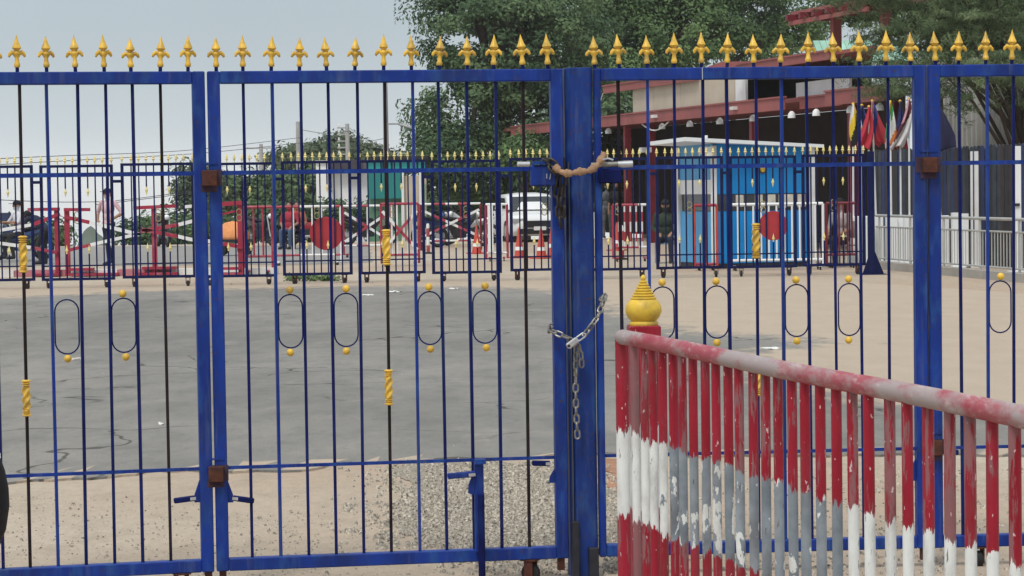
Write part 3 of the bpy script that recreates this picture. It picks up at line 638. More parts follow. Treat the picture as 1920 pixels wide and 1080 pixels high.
# ================================================================== FAR FENCE PANELS ON CASTERS
edges = [(-75, 63), (75, 213), (227, 365), (378, 517), (528, 659), (672, 796), (808, 939), (955, 1085), (1098, 1217), (1229, 1356), (1367, 1493), (1503, 1622)]
def Yfar(u): return 40.4+1.5*(u-0)/1622
far_names = ['second from left, beside the first red post', 'third from left, behind the first red crossed boom', 'behind the rusty bracket of the double stile', 'left of the red disc', 'carrying the left red disc on its bars',
             'in front of the teal roofed shop', 'in front of the parked motorbikes', 'in front of the white car', 'right of the thick gate post', 'in front of the seated guard', 'carrying the right red disc before the blue booth', 'beside the braced end post']
fw = 1.24; ZF0, ZF1 = .15, 2.10; nb = 8
fs_me = MB().bx(-.026, .026, -.02, .02, ZF0, ZF1).mesh('stile', NAVY_FAR)
def rail_me(h): return MB().bx(-.5, .5, -.018, .018, 0, h).mesh('rail', NAVY_FAR)
r45, r22 = rail_me(.045), rail_me(.024)
fb_me = MB().bx(-.0115, .0115, -.0115, .0115, 0, 1).mesh('bar', NAVY_FAR)
fsp_me = MB().lathe([(.008, 0), (.008, .03), (.014, .035), (.012, .05), (.032, .068), (.014, .085), (.022, .097), (.001, .155)], n=6).mesh('spike', GOLD_PALE, True)
tip_me = MB().lathe([(.012, 0), (.012, .03), (.026, .055), (.018, .08), (.001, .15)], n=6).mesh('spear_tip', GOLD_PALE, True)
ringf = MB()
for z in (-.05, .05): ringf.tube([(.046*math.cos(2*PI*k/14), 0, z+.05*math.sin(2*PI*k/14)) for k in range(14)], .009, 6, True, up=(0, 1, 0))
ring_me = ringf.mesh('ring_ornament', M_('dull_gold_ring', (.30, .25, .12), .5), True)
red_disc = MB().lathe([(.285, -.004), (.285, .004)], n=40, M=Matrix.Rotation(PI/2, 3, 'X')).mesh('red_disc', M_('red_disc_paint', (.40, .03, .04), .45, var=.12), False)
for i, (ua, ub) in enumerate(edges):
    pa, pb_ = at(ua, Yfar(ua), 1.5), at(ub, Yfar(ub), 1.5); pa.z = pb_.z = 0; d = pb_-pa; wd = d.length; rz = math.atan2(d.y, d.x)
    t = thing('wheeled_fence', 'dark blue wheeled fence section '+far_names[i], 'fence', pa, rz, 'wheeled fence sections across the yard')
    if i == 0: t['label'] = 'leftmost dark blue wheeled fence section, cut by the picture edge'
    if i == 1: t['label'] = 'dark blue wheeled fence section behind the leftmost twisted gold baluster'
    if i == 2: t['label'] = 'dark blue wheeled fence section just left of the double stile, before the red boom pivot'
    dz = random.uniform(-.012, .012)
    for x in (.026, wd-.026): new('stile', fs_me, t, (x, 0, dz))
    for z, me in ((ZF1-.045, r45), (1.90, r22), (.385, r22), (ZF0, r45)): new('rail', me, t, (wd/2, 0, z+dz), None, (wd-.104, 1, 1))
    for k in range(nb):
        x = .052+(wd-.104)*(k+1)/(nb+1)
        if k in (2, 5):
            new('bar', fb_me, t, (x, 0, 1.70+dz), None, (1, 1, ZF1-.045-1.70)); new('bar', fb_me, t, (x, 0, ZF0+.045+dz), None, (1, 1, .60-ZF0-.045))
            new('spear_tip', tip_me, t, (x, 0, 1.70+dz), (PI, 0, 0)); new('spear_tip', tip_me, t, (x, 0, .60+dz))
        else: new('bar', fb_me, t, (x, 0, ZF0+.045+dz), None, (1, 1, ZF1-ZF0-.09))
        new('spike', fsp_me, t, (x, 0, ZF1+dz))
    for x in (.026, wd-.026): new('spike', fsp_me, t, (x, 0, ZF1+dz))
    new('ring_ornament', ring_me, t, (wd/2, 0, 1.21+dz))
    for x in (.12 if i % 2 else .2, wd-.14):
        caster(t, x, ZF0+dz, 1.6, yaw=random.uniform(-.8, .8))
    if i < len(edges)-1: MB().bx(wd-.03, wd+.13, -.05, -.0205, 1.78, 1.83).build('coupling', NAVY_FAR, t)
    if i in (4, 10):
        ud = {4: 612, 10: 1452}[i]; x = at(ud, pa.y, .87).x-pa.x; s = {4: 1., 10: .9}[i]
        o = new('red_disc', red_disc, t, (x, .035, {4: .865, 10: .875}[i]), None, (s, 1, s)); o['label'] = 'round red plate fixed behind the bars'
# small weeds by the middle panels
# braced end post
ep = thing('fence_end_post', 'dark blue square post with a slanting brace ending the row of panels', 'post', at(1634, 41.7), 0)
MB().bx(-.055, .055, -.055, .055, 0, 2.14).build('shaft', NAVY_FAR, ep)
MB().prism([(-.16, 0), (-.055, .30), (-.055, 0)], -.02, .02).build('brace', NAVY_FAR, ep); MB().prism([(.055, .42), (.22, 0), (.055, 0)], -.02, .02).build('brace', NAVY_FAR, ep)
MB().bx(-.2, .26, -.12, .12, 0, .012).build('base_plate', NAVY_FAR, ep)

# ================================================================== TREES
def quads(name, P, m, tint, parent, wd=None):
    # P: (n,4,3) array of leaf corners -> one mesh
    n_ = len(P); me = bpy.data.meshes.new(name); me.vertices.add(n_*4); me.vertices.foreach_set('co', P.reshape(-1).astype(np.float32))
    me.loops.add(n_*4); me.loops.foreach_set('vertex_index', np.arange(n_*4, dtype=np.int32)); me.polygons.add(n_)
    me.polygons.foreach_set('loop_start', np.arange(0, n_*4, 4, dtype=np.int32)); me.polygons.foreach_set('loop_total', np.full(n_, 4, dtype=np.int32))
    me.update(calc_edges=True); at_ = me.attributes.new('tint', 'FLOAT', 'POINT'); at_.data.foreach_set('value', np.repeat(tint, 4).astype(np.float32))
    me.materials.append(m); return new(name, me, parent)
def leaves(blobs, n, size, seed, clump=.45, per=38, shell=.55, droop=0., flat=.9, aspect=.5, spray=0.):
    r = np.random.default_rng(seed); vol = np.array([(b[3]*b[4]*b[5])**(2/3) for b in blobs]); vol /= vol.sum(); nc = max(1, n//per)
    bi = r.choice(len(blobs), nc, p=vol); B_ = np.array(blobs)[bi]
    d = r.normal(size=(nc, 3)); d /= np.linalg.norm(d, axis=1)[:, None]; rad = shell+(1-shell)*r.random(nc)**.6; rad *= r.uniform(.82, 1.14, nc)
    cc = B_[:, :3]+d*rad[:, None]*B_[:, 3:6]
    ci = np.repeat(np.arange(nc), per); sz = r.uniform(.55, 1.35, nc)
    off = np.clip(r.normal(size=(len(ci), 3)), -1.55, 1.55)*clump*np.array([1, 1, .55])*sz[ci][:, None]
    if spray:
        dd = d+r.normal(size=d.shape)*.5; dd[:, 2] = dd[:, 2]*.3-.15; dd /= np.linalg.norm(dd, axis=1)[:, None]; off = off*.45+dd[ci]*(r.random(len(ci))-.4)[:, None]*spray*sz[ci][:, None]
    c = cc[ci]+off
    ctint = r.random(nc)**1.3; tint = np.clip(ctint[ci]*.75+r.random(len(ci))*.25, 0, 1)
    # leaf frame: mostly outward/up facing
    on = off/np.maximum(1e-6, np.linalg.norm(off, axis=1))[:, None]; nr = d[ci]*.35+on*.75+r.normal(size=c.shape)*.38+np.array([0, 0, flat*.6]); nr /= np.linalg.norm(nr, axis=1)[:, None]
    ax = r.normal(size=c.shape)+np.array([0, 0, -droop]); ax -= nr*(ax*nr).sum(1)[:, None]; ax /= np.linalg.norm(ax, axis=1)[:, None]; bx_ = np.cross(nr, ax)
    s = size*r.uniform(.6, 1.3, len(c))[:, None]
    P = np.stack([c-ax*s*.5, c+bx_*s*aspect*.5+nr*s*.06, c+ax*s*.5, c-bx_*s*aspect*.5+nr*s*.06], 1)
    return P, tint, cc
def tree(name, label, base, blobs, n, size, m, seed, trunk_r=.25, group='trees behind the yard', limbs=14, **kw):
    base = Vector(base); t = thing(name, label, 'tree', base, 0, group); loc = [tuple(Vector(b[:3])-base)+tuple(b[3:]) for b in blobs]
    P, tint, cc = leaves(loc, n, size, seed, **kw); quads('crown', P, m, tint, t)
    r = random.Random(seed); b = MB(); top = max(x[2]+x[5]*.3 for x in loc); mx_ = sum(x[0] for x in loc)/len(loc); my_ = sum(x[1] for x in loc)/len(loc)
    pts = [(mx_*k*k*.6/25+r.uniform(-.1, .1)*k*.3, my_*k*k*.6/25, top*k/5) for k in range(6)]
    b.tube(pts, [trunk_r*(1.35-.2*k) if k else trunk_r*1.6 for k in range(6)], 10)
    for _ in range(limbs):
        c = Vector(cc[r.randrange(len(cc))]); k = r.uniform(1.2, 4.2); i = int(k); p = Vector(pts[i]).lerp(Vector(pts[min(5, i+1)]), k-i)
        mid = p.lerp(c, .5)+Vector((r.uniform(-.2, .2), r.uniform(-.2, .2), (c-p).length*.12)); b.tube([p, mid, c], [trunk_r*.42, trunk_r*.24, trunk_r*.06], 6)
    b.build('trunk', BARK, t, True); return t
def blob(u, v, Y, ru, rv, ry=None):
    p = W(u, v, Y); k = Y/F; return (p.x, p.y, p.z, ru*k, ry or ru*k*.9, rv*k)
def tbase(u, Y): return at(u, Y, tz(Y)-.05)
tree('broadleaf_tree', 'large dark broadleaf tree rising left of the red roofs behind the white car', tbase(950, 84),
     [blob(925, 70, 84, 150, 130), blob(870, 215, 83, 95, 85), blob(990, 230, 84, 110, 105), blob(840, 300, 82, 70, 60), blob(930, 320, 84, 110, 65), blob(880, -60, 85, 90, 90), blob(1040, 90, 86, 110, 140), blob(800, 290, 82, 38, 50), blob(780, 212, 82, 36, 14), blob(1010, 335, 83, 70, 45)],
     90000, .17, LEAF_DARK, 11, .34, clump=.42, per=220, limbs=24)
tree('broadleaf_tree', 'broad lighter green tree crown above the middle of the red roofs', tbase(1230, 96),
     [blob(1130, 40, 96, 120, 110), blob(1260, 60, 96, 120, 95), blob(1380, 50, 97, 110, 90), blob(1190, -50, 97, 150, 90), blob(1340, -60, 97, 120, 80), blob(1130, 150, 95, 100, 80), blob(1480, 40, 98, 80, 70)],
     84000, .18, LEAF_MID, 12, .34, clump=.45, per=220, limbs=24, shell=.4)
tree('broadleaf_tree', 'dark tree filling the gap beneath the red canopy right of the post', tbase(1165, 82),
     [blob(1150, 240, 82, 75, 80), blob(1220, 250, 83, 80, 70), blob(1130, 330, 81, 60, 55), blob(1290, 240, 86, 80, 60), blob(1200, 340, 83, 90, 60)], 14000, .2, LEAF_DARK, 13, .22, clump=.33)
tree('small_tree', 'small light green bushy tree beneath the left end of the red fascia', tbase(985, 77),
     [blob(985, 285, 77, 50, 34), blob(960, 300, 77, 28, 26), blob(1020, 310, 77, 40, 40)], 6500, .16, LEAF_MID, 14, .12, clump=.25, limbs=8)
tree('feathery_tree', 'feathery green tree hanging over the flags at the right', tbase(1930, 52),
     [blob(1680, 62, 50, 80, 34), blob(1790, 50, 50, 110, 50), blob(1900, 60, 51, 110, 80), blob(1700, 125, 49, 90, 34), blob(1830, 130, 49, 95, 38), blob(1930, 165, 50, 40, 45), blob(1720, -30, 50, 160, 50), blob(1890, -20, 51, 120, 60), blob(1690, 172, 49, 55, 14), blob(1795, 190, 49, 34, 18), blob(1620, -10, 51, 70, 24)],
     58000, .15, LEAF_FINE, 15, .13, clump=.16, per=90, limbs=30, aspect=.12, flat=.2, shell=.3, spray=1.0)
tree('leafy_tree', 'tall green tree at the top right corner', tbase(1890, 66), [blob(1880, 40, 66, 130, 130), blob(1800, 0, 66, 110, 70), blob(1940, 170, 66, 90, 90), blob(1640, -20, 68, 110, 60)], 26000, .18, LEAF_MID, 16, .25, clump=.34, per=90)
tree('distant_tree', 'round topped hazy tree right of the slim utility pole', tbase(640, 150), [blob(640, 285, 150, 38, 32), blob(600, 300, 150, 50, 22), blob(665, 300, 150, 36, 22)], 9000, .34, LEAF_FAR, 17, .25, clump=.5)
tree('distant_tree', 'flat topped hazy tree left of the slim utility pole', tbase(560, 140), [blob(556, 290, 140, 34, 10), blob(590, 280, 140, 26, 9), blob(520, 300, 140, 30, 10), blob(575, 305, 140, 50, 18)], 5000, .32, LEAF_FAR, 18, .2, clump=.5)
tree('palm_tree', 'small ragged tree beside the thick utility pole', tbase(700, 130), [blob(695, 295, 130, 26, 22), blob(715, 300, 130, 14, 14), blob(765, 305, 130, 40, 14)], 2600, .35, LEAF_FAR, 19, .14, clump=.4)
tree('dark_tree', 'dark ragged tree seen through the double gate stile', tbase(372, 105), [blob(376, 345, 105, 26, 32), blob(350, 365, 105, 10, 30), blob(395, 372, 105, 30, 34), blob(350, 320, 105, 10, 10)], 6000, .26, LEAF_FAR, 20, .16, clump=.35)
def hedge(label, blobs, n, m, seed, size=.24):
    b0_ = Vector(blobs[0][:3]); b0_.z = tz(b0_.y); t = thing('hedge', label, 'hedge', b0_, 0, 'hedges beyond the yard'); loc = [tuple(Vector(b[:3])-b0_)+tuple(b[3:]) for b in blobs]
    P, tint, cc = leaves(loc, n, size, seed, clump=.3); quads('foliage', P, m, tint, t); b = MB(); r = random.Random(seed)
    for q in loc: b.tube([(q[0], q[1], -.3), (q[0]+r.uniform(-.2, .2), q[1], q[2])], [.06, .03], 6)
    b.build('stem', BARK, t)
hedge('bright green hedge left of the white cabins', [blob(u, v, 112, 36, 34) for u, v in ((430, 362), (475, 358), (520, 356), (560, 352), (590, 350), (440, 380), (500, 380), (560, 378))], 15000, LEAF_FAR2, 21)
hedge('dark bushes along the crest at far left', [blob(u, v, 82, 40, 26) for u, v in ((0, 452), (45, 448), (90, 440), (20, 470))], 6000, LEAF_DARK, 22, .2)
hedge('dark bushes behind the red boom pivot', [blob(u, v, 84, 34, 24) for u, v in ((250, 440), (290, 432), (330, 425), (365, 430), (310, 452), (400, 430), (440, 440))], 9000, LEAF_DARK, 23, .2)
hedge('dark hedge behind the motorbikes and the teal shop', [blob(u, v, 88, 50, 36) for u, v in ((500, 415), (560, 420), (640, 415), (720, 412), (790, 405), (840, 390), (900, 385))], 15000, LEAF_DARK, 24, .2)
# weeds growing at the foot of the middle panels
P, tint, cc = leaves([blob(u, 521, ydist(u, 527), 14, 4, .15) for u in (548, 575, 600, 622)], 700, .07, 25, clump=.05, per=10, droop=-2)
o = quads('weeds', P, LEAF_MID, tint, None); stuff(tag(o, 'low green weeds under the panel with the left red disc', 'weeds'))
# far hill
def hill(u0, u1, vtop, Y, m, seed):
    b = MB(); n_ = 24; k = Y/F
    for i in range(n_+1):
        u = u0+(u1-u0)*i/n_; s = math.sin(PI*i/n_); h = (s**.7)*(W(u, vtop, Y).z-(-60))+noise.noise(Vector((i*.7, seed, 0)))*3*s
        p = W(u, 400, Y); b.v += [(p.x, Y-60, -60), (p.x, Y, -60+h), (p.x, Y+200, -60)]
    for i in range(n_):
        for j in range(2): b.f.append((3*i+j, 3*i+3+j, 3*i+4+j, 3*i+1+j))
    return struct(b.build('hill', m, None, True))
HILLM = M_('wooded_hill', (.06, .09, .06), .9, var=.4, scale=.05)
hill(90, 250, 424, 620, HILLM, 1); hill(-200, 150, 436, 1000, HILLM, 2)

# ================================================================== RED ROOFED CHECKPOINT BUILDING
E0, E1 = at(964, 79.6, 3.6), at(1668, 50.4, 3.6); E0.z = E1.z = 0
dv = (E1-E0); LBD = dv.length; rzB = math.atan2(dv.y, dv.x)
bd = thing('checkpoint_canopy', 'open sided checkpoint building with stepped dull red roof fascias and beige panels', 'building', E0, rzB)
def bx_at(u, z=3.6):
    lo, hi = -2., LBD+6
    for _ in range(40):
        m = (lo+hi)/2; p = E0+dv.normalized()*m; p.z = z
        if proj(p)[0] < u: lo = m
        else: hi = m
    return m
# local: +x along the eave toward the camera's right, -y outward to the camera, +y into the building
def fascia(xa, xb, z0, z1, y=0., m=ROOF_RED, th=.06): MB().bx(xa, xb, y-th, y, z0, z1).build('fascia', m, bd); MB().bx(xa-.03, xb+.03, y-th-.03, y+.03, z1, z1+.04).build('fascia_cap', m, bd)
fascia(-.2, bx_at(1180), 3.32, 3.60); fascia(bx_at(1181), bx_at(1476), 3.32, 3.60, -.05); fascia(bx_at(1477), bx_at(1553), 3.33, 3.58, .35, ROOF_RED); fascia(bx_at(1554), LBD, 3.32, 3.62, -.03)
def slab(name, pl, z0, z1, m):
    n_ = len(pl); MB().add([(x, y, z0) for x, y in pl]+[(x, y, z1) for x, y in pl], [tuple(range(n_-1, -1, -1)), tuple(range(n_, 2*n_))]+[(i, (i+1) % n_, (i+1) % n_+n_, i+n_) for i in range(n_)]).build(name, m, bd)
slab('lower_roof', [(-3, .42), (LBD-.3, .42), (LBD-10.5, 4.2), (-3, 4.2)], 3.52, 3.62, ROOF_RED)
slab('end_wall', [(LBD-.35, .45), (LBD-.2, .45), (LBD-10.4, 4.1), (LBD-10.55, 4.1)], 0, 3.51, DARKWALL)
# upper tier
xa = bx_at(1128, 4.45)
fascia(xa, bx_at(1300, 4.5), 4.30, 4.50, .1); fascia(bx_at(1385, 4.5), bx_at(1560, 4.5), 4.34, 4.52, -.02)
slab('upper_roof', [(xa, .16), (LBD-1, .16), (LBD-6, 2.2), (xa, 2.2)], 4.46, 4.54, ROOF_RED)
xg0, xg1 = bx_at(1272, 4.6), bx_at(1396, 4.6); MB().prism([(xg0, 4.545), (xg1, 4.545), (xg1, 4.60), ((xg0+xg1)/2, 4.72)], .3, 2.).build('gable', ROOF_RED, bd)
# top tier with rafter ends
xt = bx_at(1446, 5.2); t_ = MB().bx(xt, xt+4.6, .5, 2, 5.58, 5.66).build('top_roof', ROOF_RED, bd); MB().bx(xt, xt+4.6, .44, .50, 5.34, 5.44).build('top_beam', ROOF_RED, bd)
for k in range(6): MB().bx(xt+.15+k*.8, xt+.29+k*.8, .3, 1.4, 5.44, 5.58).build('rafter', RED_DARK, t_)
MB().bx(xt+1.2, xt+1.4, 1.0, 1.2, 4.54, 5.58).build('roof_post', ROOF_RED, bd); MB().bx(xt+4, xt+4.2, 1.0, 1.2, 4.54, 5.58).build('roof_post', ROOF_RED, bd)
# beige panels between the tiers
us_ = [1175, 1214, 1264, 1315, 1365]
for i in range(4):
    xa, xb = bx_at(us_[i], 3.9), bx_at(us_[i+1], 3.9); MB().bx(xa+.01, xb-.01, .18, .24, 3.622, 4.42).build('wall_panel', BEIGE, bd)
xa, xb = bx_at(1366, 3.9), bx_at(1385, 3.9); MB().bx(xa, xb, .18, .24, 3.622, 4.42).build('wall_panel', WHITE, bd)
xa, xb = bx_at(1448, 3.9), bx_at(1546, 3.9); MB().bx(xa, xb, .6, .66, 3.622, 3.98).build('wall_panel', WHITE, bd)
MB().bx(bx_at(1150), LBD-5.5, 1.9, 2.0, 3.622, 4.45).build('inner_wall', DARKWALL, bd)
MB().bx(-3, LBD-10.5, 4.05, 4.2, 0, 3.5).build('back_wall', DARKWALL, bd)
for u in (1145, 1190, 1378, 1560, 1640):
    x = bx_at(u); MB().bx(x-.09, x+.09, .4, .58, 0, 3.32).build('column', RED_DARK, bd)
lampm = MB().lathe([(.03, .16), (.05, .14), (.085, .10), (.095, 0)], n=12).mesh('lamp', WHITE_CLEAN, True)
for u in (1133, 1233, 1285, 1341, 1403, 1475, 1521, 1585, 1639): new('lamp', lampm, bd, (bx_at(u), .12, 3.13))
for u in (1237, 1387): MB().box((bx_at(u), -.16, 3.47), (.26, .12, .08)).build('floodlight', WHITE, bd)
xa, xb = bx_at(1205), bx_at(1255); MB().tube([(xa+(xb-xa)*k/8, -.02, 3.30-.2*math.sin(PI*k/8)) for k in range(9)], .02, 6).build('cable', WHITE, bd)
MB().tube([(bx_at(1119), -.05, 3.3), (bx_at(1122), 0, 3.9), (bx_at(1128), .05, 4.3)], .012, 6).build('downpipe', WHITE, bd)
MB().box((bx_at(1190), .3, 2.6), (.22, .3, .14)).build('camera', WHITE, bd)
# green roof sheet seen through the feathery tree
gp = W(1612, 95, 60); g_ = MB()
for k in range(14): g_.bx(-1.1+k*.16, -1.1+k*.16+.15, 0, .05+.03*(k % 2), -.45, .45)
tag(g_.build('green_roof_sheet', M_('pale_green_sheet', (.28, .48, .38), .5, var=.25, scale=2), None, loc=gp, rot=(-.9, 0, .15)), 'pale green corrugated roof sheet glimpsed between branches at top right', 'roof sheet')

# ================================================================== BLUE BOOTH
BB = M_('booth_blue_paint', (.006, .235, .62), .5, var=.12, scale=1.2, spec=.2, dirt=(.03, .18, .42)); BL = M_('booth_light_blue_paint', (.07, .33, .64), .45, var=.1, scale=1.5)
cb = at(1340, 45.6, 0); rb_ = math.radians(19); bo = thing('guard_booth', 'blue guard booth with white corner posts and a flat white roof', 'booth', cb, rb_)
BW, BD_ = 2.06, 1.68
MB().bx(0, BW, .02, BD_, .0, .09).build('base', DARK_IRON, bo)
for i in range(6): MB().bx(.05+i*.327, .05+i*.327+.324, 0.02, .05, .10, 1.09).build('lower_panel', BB, bo)
for i in range(6): MB().bx(.05+i*.327, .05+i*.327+.324, 0.02, .05, 1.42, 2.32).build('upper_panel', BB, bo)
MB().bx(.0, .03, .05, BD_-.05, .10, 1.09).build('side_panel', BL, bo); MB().bx(.0, .03, .05, BD_-.05, 1.70, 2.32).build('side_panel', BL, bo); MB().bx(0, .03, .05, BD_-.05, 1.42, 1.698).build('side_panel', WHITE_CLEAN, bo)
MB().bx(.05, BW-.05, .04, .06, 1.10, 1.41).build('front_window', GLASS, bo); MB().bx(.02, .035, .1, BD_-.1, 1.10, 1.41).build('side_window', GLASS, bo)
for x in (.55, .95, 1.22, 1.45, 1.62, 1.85): MB().bx(x-.08, x+.08, .03, .039, 1.11+.1*random.random(), 1.40).build('notice', M_('cream_notice', (.6, .56, .48), .7), bo)
MB().bx(BW-.03, BW, .05, BD_-.05, .1, 2.32).build('side_panel', BB, bo); MB().bx(.05, BW-.05, BD_-.05, BD_-.02, .1, 2.32).build('back_panel', BB, bo)
for x, y in ((.0, 0), (BW, 0), (.0, BD_), (BW, BD_)): MB().bx(x-.045, x+.045, y-.045, y+.045, .02, 2.34).build('corner_post', WHITE, bo)
Rb = Matrix.Rotation(-rb_, 3, 'Z')
q1, q2, q4 = [Rb @ (at(u_, y_, z_)-cb) for u_, y_, z_ in ((1284, 45.0, 2.50), (1545, 46.2, 2.345), (1219, 46.9, 2.46))]; q3 = q2+q4-q1; q3.z = 2.34
MB().add([q1-Vector((0, 0, .075)), q2-Vector((0, 0, .06)), q3-Vector((0, 0, .06)), q4-Vector((0, 0, .075)), q1, q2, q3, q4], [(3, 2, 1, 0), (4, 5, 6, 7), (0, 1, 5, 4), (1, 2, 6, 5), (2, 3, 7, 6), (3, 0, 4, 7)]).build('roof', WHITE_CLEAN, bo)
MB().add([(.05, .021, 2.321), (1.7, .021, 2.321), (.05, .021, 2.39), (.05, .05, 2.321), (1.7, .05, 2.321), (.05, .05, 2.39)], [(0, 1, 2), (5, 4, 3), (0, 3, 4, 1), (1, 4, 5, 2), (2, 5, 3, 0)]).build('eave_wedge', BB, bo); MB().bx(.001, .03, .05, BD_-.05, 2.321, 2.375).build('eave_wedge', BL, bo); MB().tube([(-.1, .1, 2.44), (-.1, .1, 2.54)], .03, 8).build('vent', WHITE, bo)
em = MB().lathe([(.085, -.006), (.085, .006)], n=20, M=Matrix.Rotation(PI/2, 3, 'X')).build('emblem', M_('dark_emblem', (.05, .03, .02), .4), bo, loc=(1.03, .012, 1.885)); MB().ball((0, -.01, 0), (.055, .012, .06), 10, 6).build('emblem_figure', GOLD, em)
sc_ = MB().box((-.2, -.1, 2.25), (.2, .12, .14)).build('security_camera', WHITE_CLEAN, bo); MB().box((-.2, -.18, 2.17), (.12, .16, .1)).build('camera_lens', WHITE, sc_)

# ================================================================== RIGHT: RAILING, DARK PICKET FENCE, METAL WALL
ra, rb2 = at(1645, 44.6), at(1990, 36.2); dr = rb2-ra; rr = math.atan2(dr.y, dr.x); LR = dr.length
kb = MB().bx(-.3, LR+1, -.10, .10, 0, .14).build('platform_kerb', CONCRETE, None, loc=ra+Vector((0, 0, 0)), rot=(0, 0, rr)); struct(kb)
rl = thing('metal_railing', 'pale metal railing along the kerb at right', 'railing', ra, rr)
GALV = M_('galvanised_rail', (.42, .42, .40), .45, .2, var=.12, scale=3)
MB().tube([(-.05, 0, .985), (LR, 0, .985)], .026, 10).build('top_rail', GALV, rl, True); MB().tube([(-.05, 0, .78), (LR, 0, .78)], .016, 8).build('middle_rail', GALV, rl, True); MB().tube([(-.05, 0, .20), (LR, 0, .20)], .016, 8).build('bottom_rail', GALV, rl, True)
bal = MB().tube([(0, 0, .215), (0, 0, .765)], .0085, 6).mesh('baluster', GALV, True); pst = MB().tube([(0, 0, .10), (0, 0, .97)], .024, 8).mesh('post', GALV, True)
nbal = int(LR/.13)
for k in range(nbal):
    if k % 13 == 1: new('post', pst, rl, (k*.13, 0, 0))
    else: new('baluster', bal, rl, (k*.13, 0, 0))
PICK = [M_('black_picket', (.020, .021, .026), .6, var=.3), M_('slate_picket', (.035, .042, .055), .6, var=.3), M_('brown_picket', (.035, .024, .022), .6, var=.3), M_('blue_picket', (.018, .03, .10), .6, var=.3)]
pa, pb_ = at(1640, 49.5), at(1960, 42.5); dp = pb_-pa; pf = thing('picket_fence', 'tall dark fence of round topped pickets behind the railing', 'fence', pa, math.atan2(dp.y, dp.x))
pw = .158; pme = []
for m in PICK: pme.append(MB().prism([(-.072, 0), (.072, 0), (.072, 2.17), (.05, 2.225), (0, 2.245), (-.05, 2.225), (-.072, 2.17)], -.012, .012).mesh('picket', m))
for k in range(int(dp.length/pw)): new('picket', pme[random.choices((0, 1, 2, 3), (5, 5, 2, 2))[0]], pf, (k*pw, random.uniform(-.01, .01), .02+random.uniform(-.015, .015)))
for z in (.5, 2.0): MB().bx(-.1, dp.length, .014, .05, z, z+.08).build('rail', PICK[0], pf)
# corrugated metal building behind
wa, wb = at(1735, 56), at(2010, 50); dw = wb-wa; ms = thing('metal_shed', 'pale corrugated metal wall rising behind the dark picket fence', 'shed', wa, math.atan2(dw.y, dw.x))
CORR = M_('pale_metal_sheet', (.58, .58, .55), .55, .1, var=.12, scale=.8, dirt=(.33, .33, .30))
npan = int(dw.length/.42)
for k in range(npan):
    c = MB().bx(k*.42, k*.42+.415, 0, .02, 0, 4.3)
    for j in (0, 1): c.prism([(0, 0), (1, 0), (1, 1)], 0, 0) if False else c.bx(k*.42+.05+j*.2, k*.42+.11+j*.2, -.03, -.0005, 0, 4.3)
    c.build('sheet', CORR, ms)
MB().bx(-.5, dw.length, .03, 4, 4.3, 4.42).build('roof', CORR, ms)
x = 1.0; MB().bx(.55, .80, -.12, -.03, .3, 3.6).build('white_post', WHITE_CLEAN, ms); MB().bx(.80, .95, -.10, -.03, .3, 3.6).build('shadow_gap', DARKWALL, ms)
# ---------------- flags on poles with white stands
FC = dict(r=(.45, .03, .05), w=(.62, .60, .60), y=(.72, .50, .03), k=(.015, .013, .015), b=(.02, .03, .16), g=(.03, .28, .08), o=(.55, .16, .03), n=(.012, .012, .05), m=(.10, .02, .03), p=(.5, .25, .28))
FM = {k: M_('flag_'+k, v, .8, var=.12, scale=3) for k, v in FC.items()}
def flag(label, ubase, Y, utip, vtip, ulow, vlow, wid, bands, group='national flags on stands'):
    base = at(ubase, Y, .0); t = thing('flag_stand', label, 'flag', base, 0, group)
    tip = W(utip+random.uniform(-4, 4), vtip+random.uniform(-5, 4), Y)-base; wid *= 1.4; ulow += random.uniform(-5, 6)
    MB().tube([(0, 0, .05), tip], [.022, .016], 8).build('pole', WHITE, t, True); MB().ball(tip, .03, 8, 6).build('knob', GOLD, t, True)
    MB().bx(-.11, .11, -.10, .10, 0.02, .95).build('stand', WHITE_CLEAN, t, bevel=.01); MB().bx(-.15, .15, -.14, .14, 0, .02).build('foot_plate', WHITE_CLEAN, t)
    low = W(ulow, vlow, Y-.05)-base; k = Y/F; nU, nV = 8, 16; nbnd = len(bands)
    b = MB(); m = 28; n_ = 15; r = random.Random(ubase); ph, fq, sk = r.uniform(0, 6), r.uniform(7, 11), r.uniform(-.9, .9)
    for j in range(m+1):
        q = j/m
        for i in range(n_):
            s = i/(n_-1); spread = wid*k*(.10+.90*min(1, q*1.35)**.8)
            x = tip.x+(low.x-tip.x)*q+(s-.5)*spread+sk*q*q*.3; z = tip.z+(low.z-tip.z)*q*(1-.10*abs(math.sin(s*3+ph)))-.02*s
            b.v.append((x, -.05+.06*math.sin(s*fq+q*2.2+ph)*min(1, q*2+.15), z))
    b.f = [(j*n_+i, j*n_+i+1, (j+1)*n_+i+1, (j+1)*n_+i) for j in range(m) for i in range(n_-1)]
    me = b.mesh('cloth', None, True)
    for bc in bands: me.materials.append(FM[bc])
    idx = [min(nbnd-1, max(0, int(((j+.5)/m*.75+((i+.5)/(n_-1)-.5)*.55+.12)*nbnd))) for j in range(m) for i in range(n_-1)]
    me.polygons.foreach_set('material_index', idx); o = new('cloth', me, t); sd = o.modifiers.new('solid', 'SOLIDIFY'); sd.thickness = .004
flag('drooping yellow, white and black flag, leftmost of the row', 1600, 46.6, 1600, 196, 1606, 276, 20, 'wyky')
flag('drooping dark blue and red flag beside the yellow one', 1618, 46.8, 1615, 198, 1622, 276, 16, 'nbrr')
flag('drooping bright red flag in the middle of the row', 1628, 46.4, 1627, 198, 1632, 280, 18, 'rrrr')
flag('drooping flag with red, dark blue and red bands', 1645, 46.7, 1638, 190, 1650, 277, 20, 'pbrr')
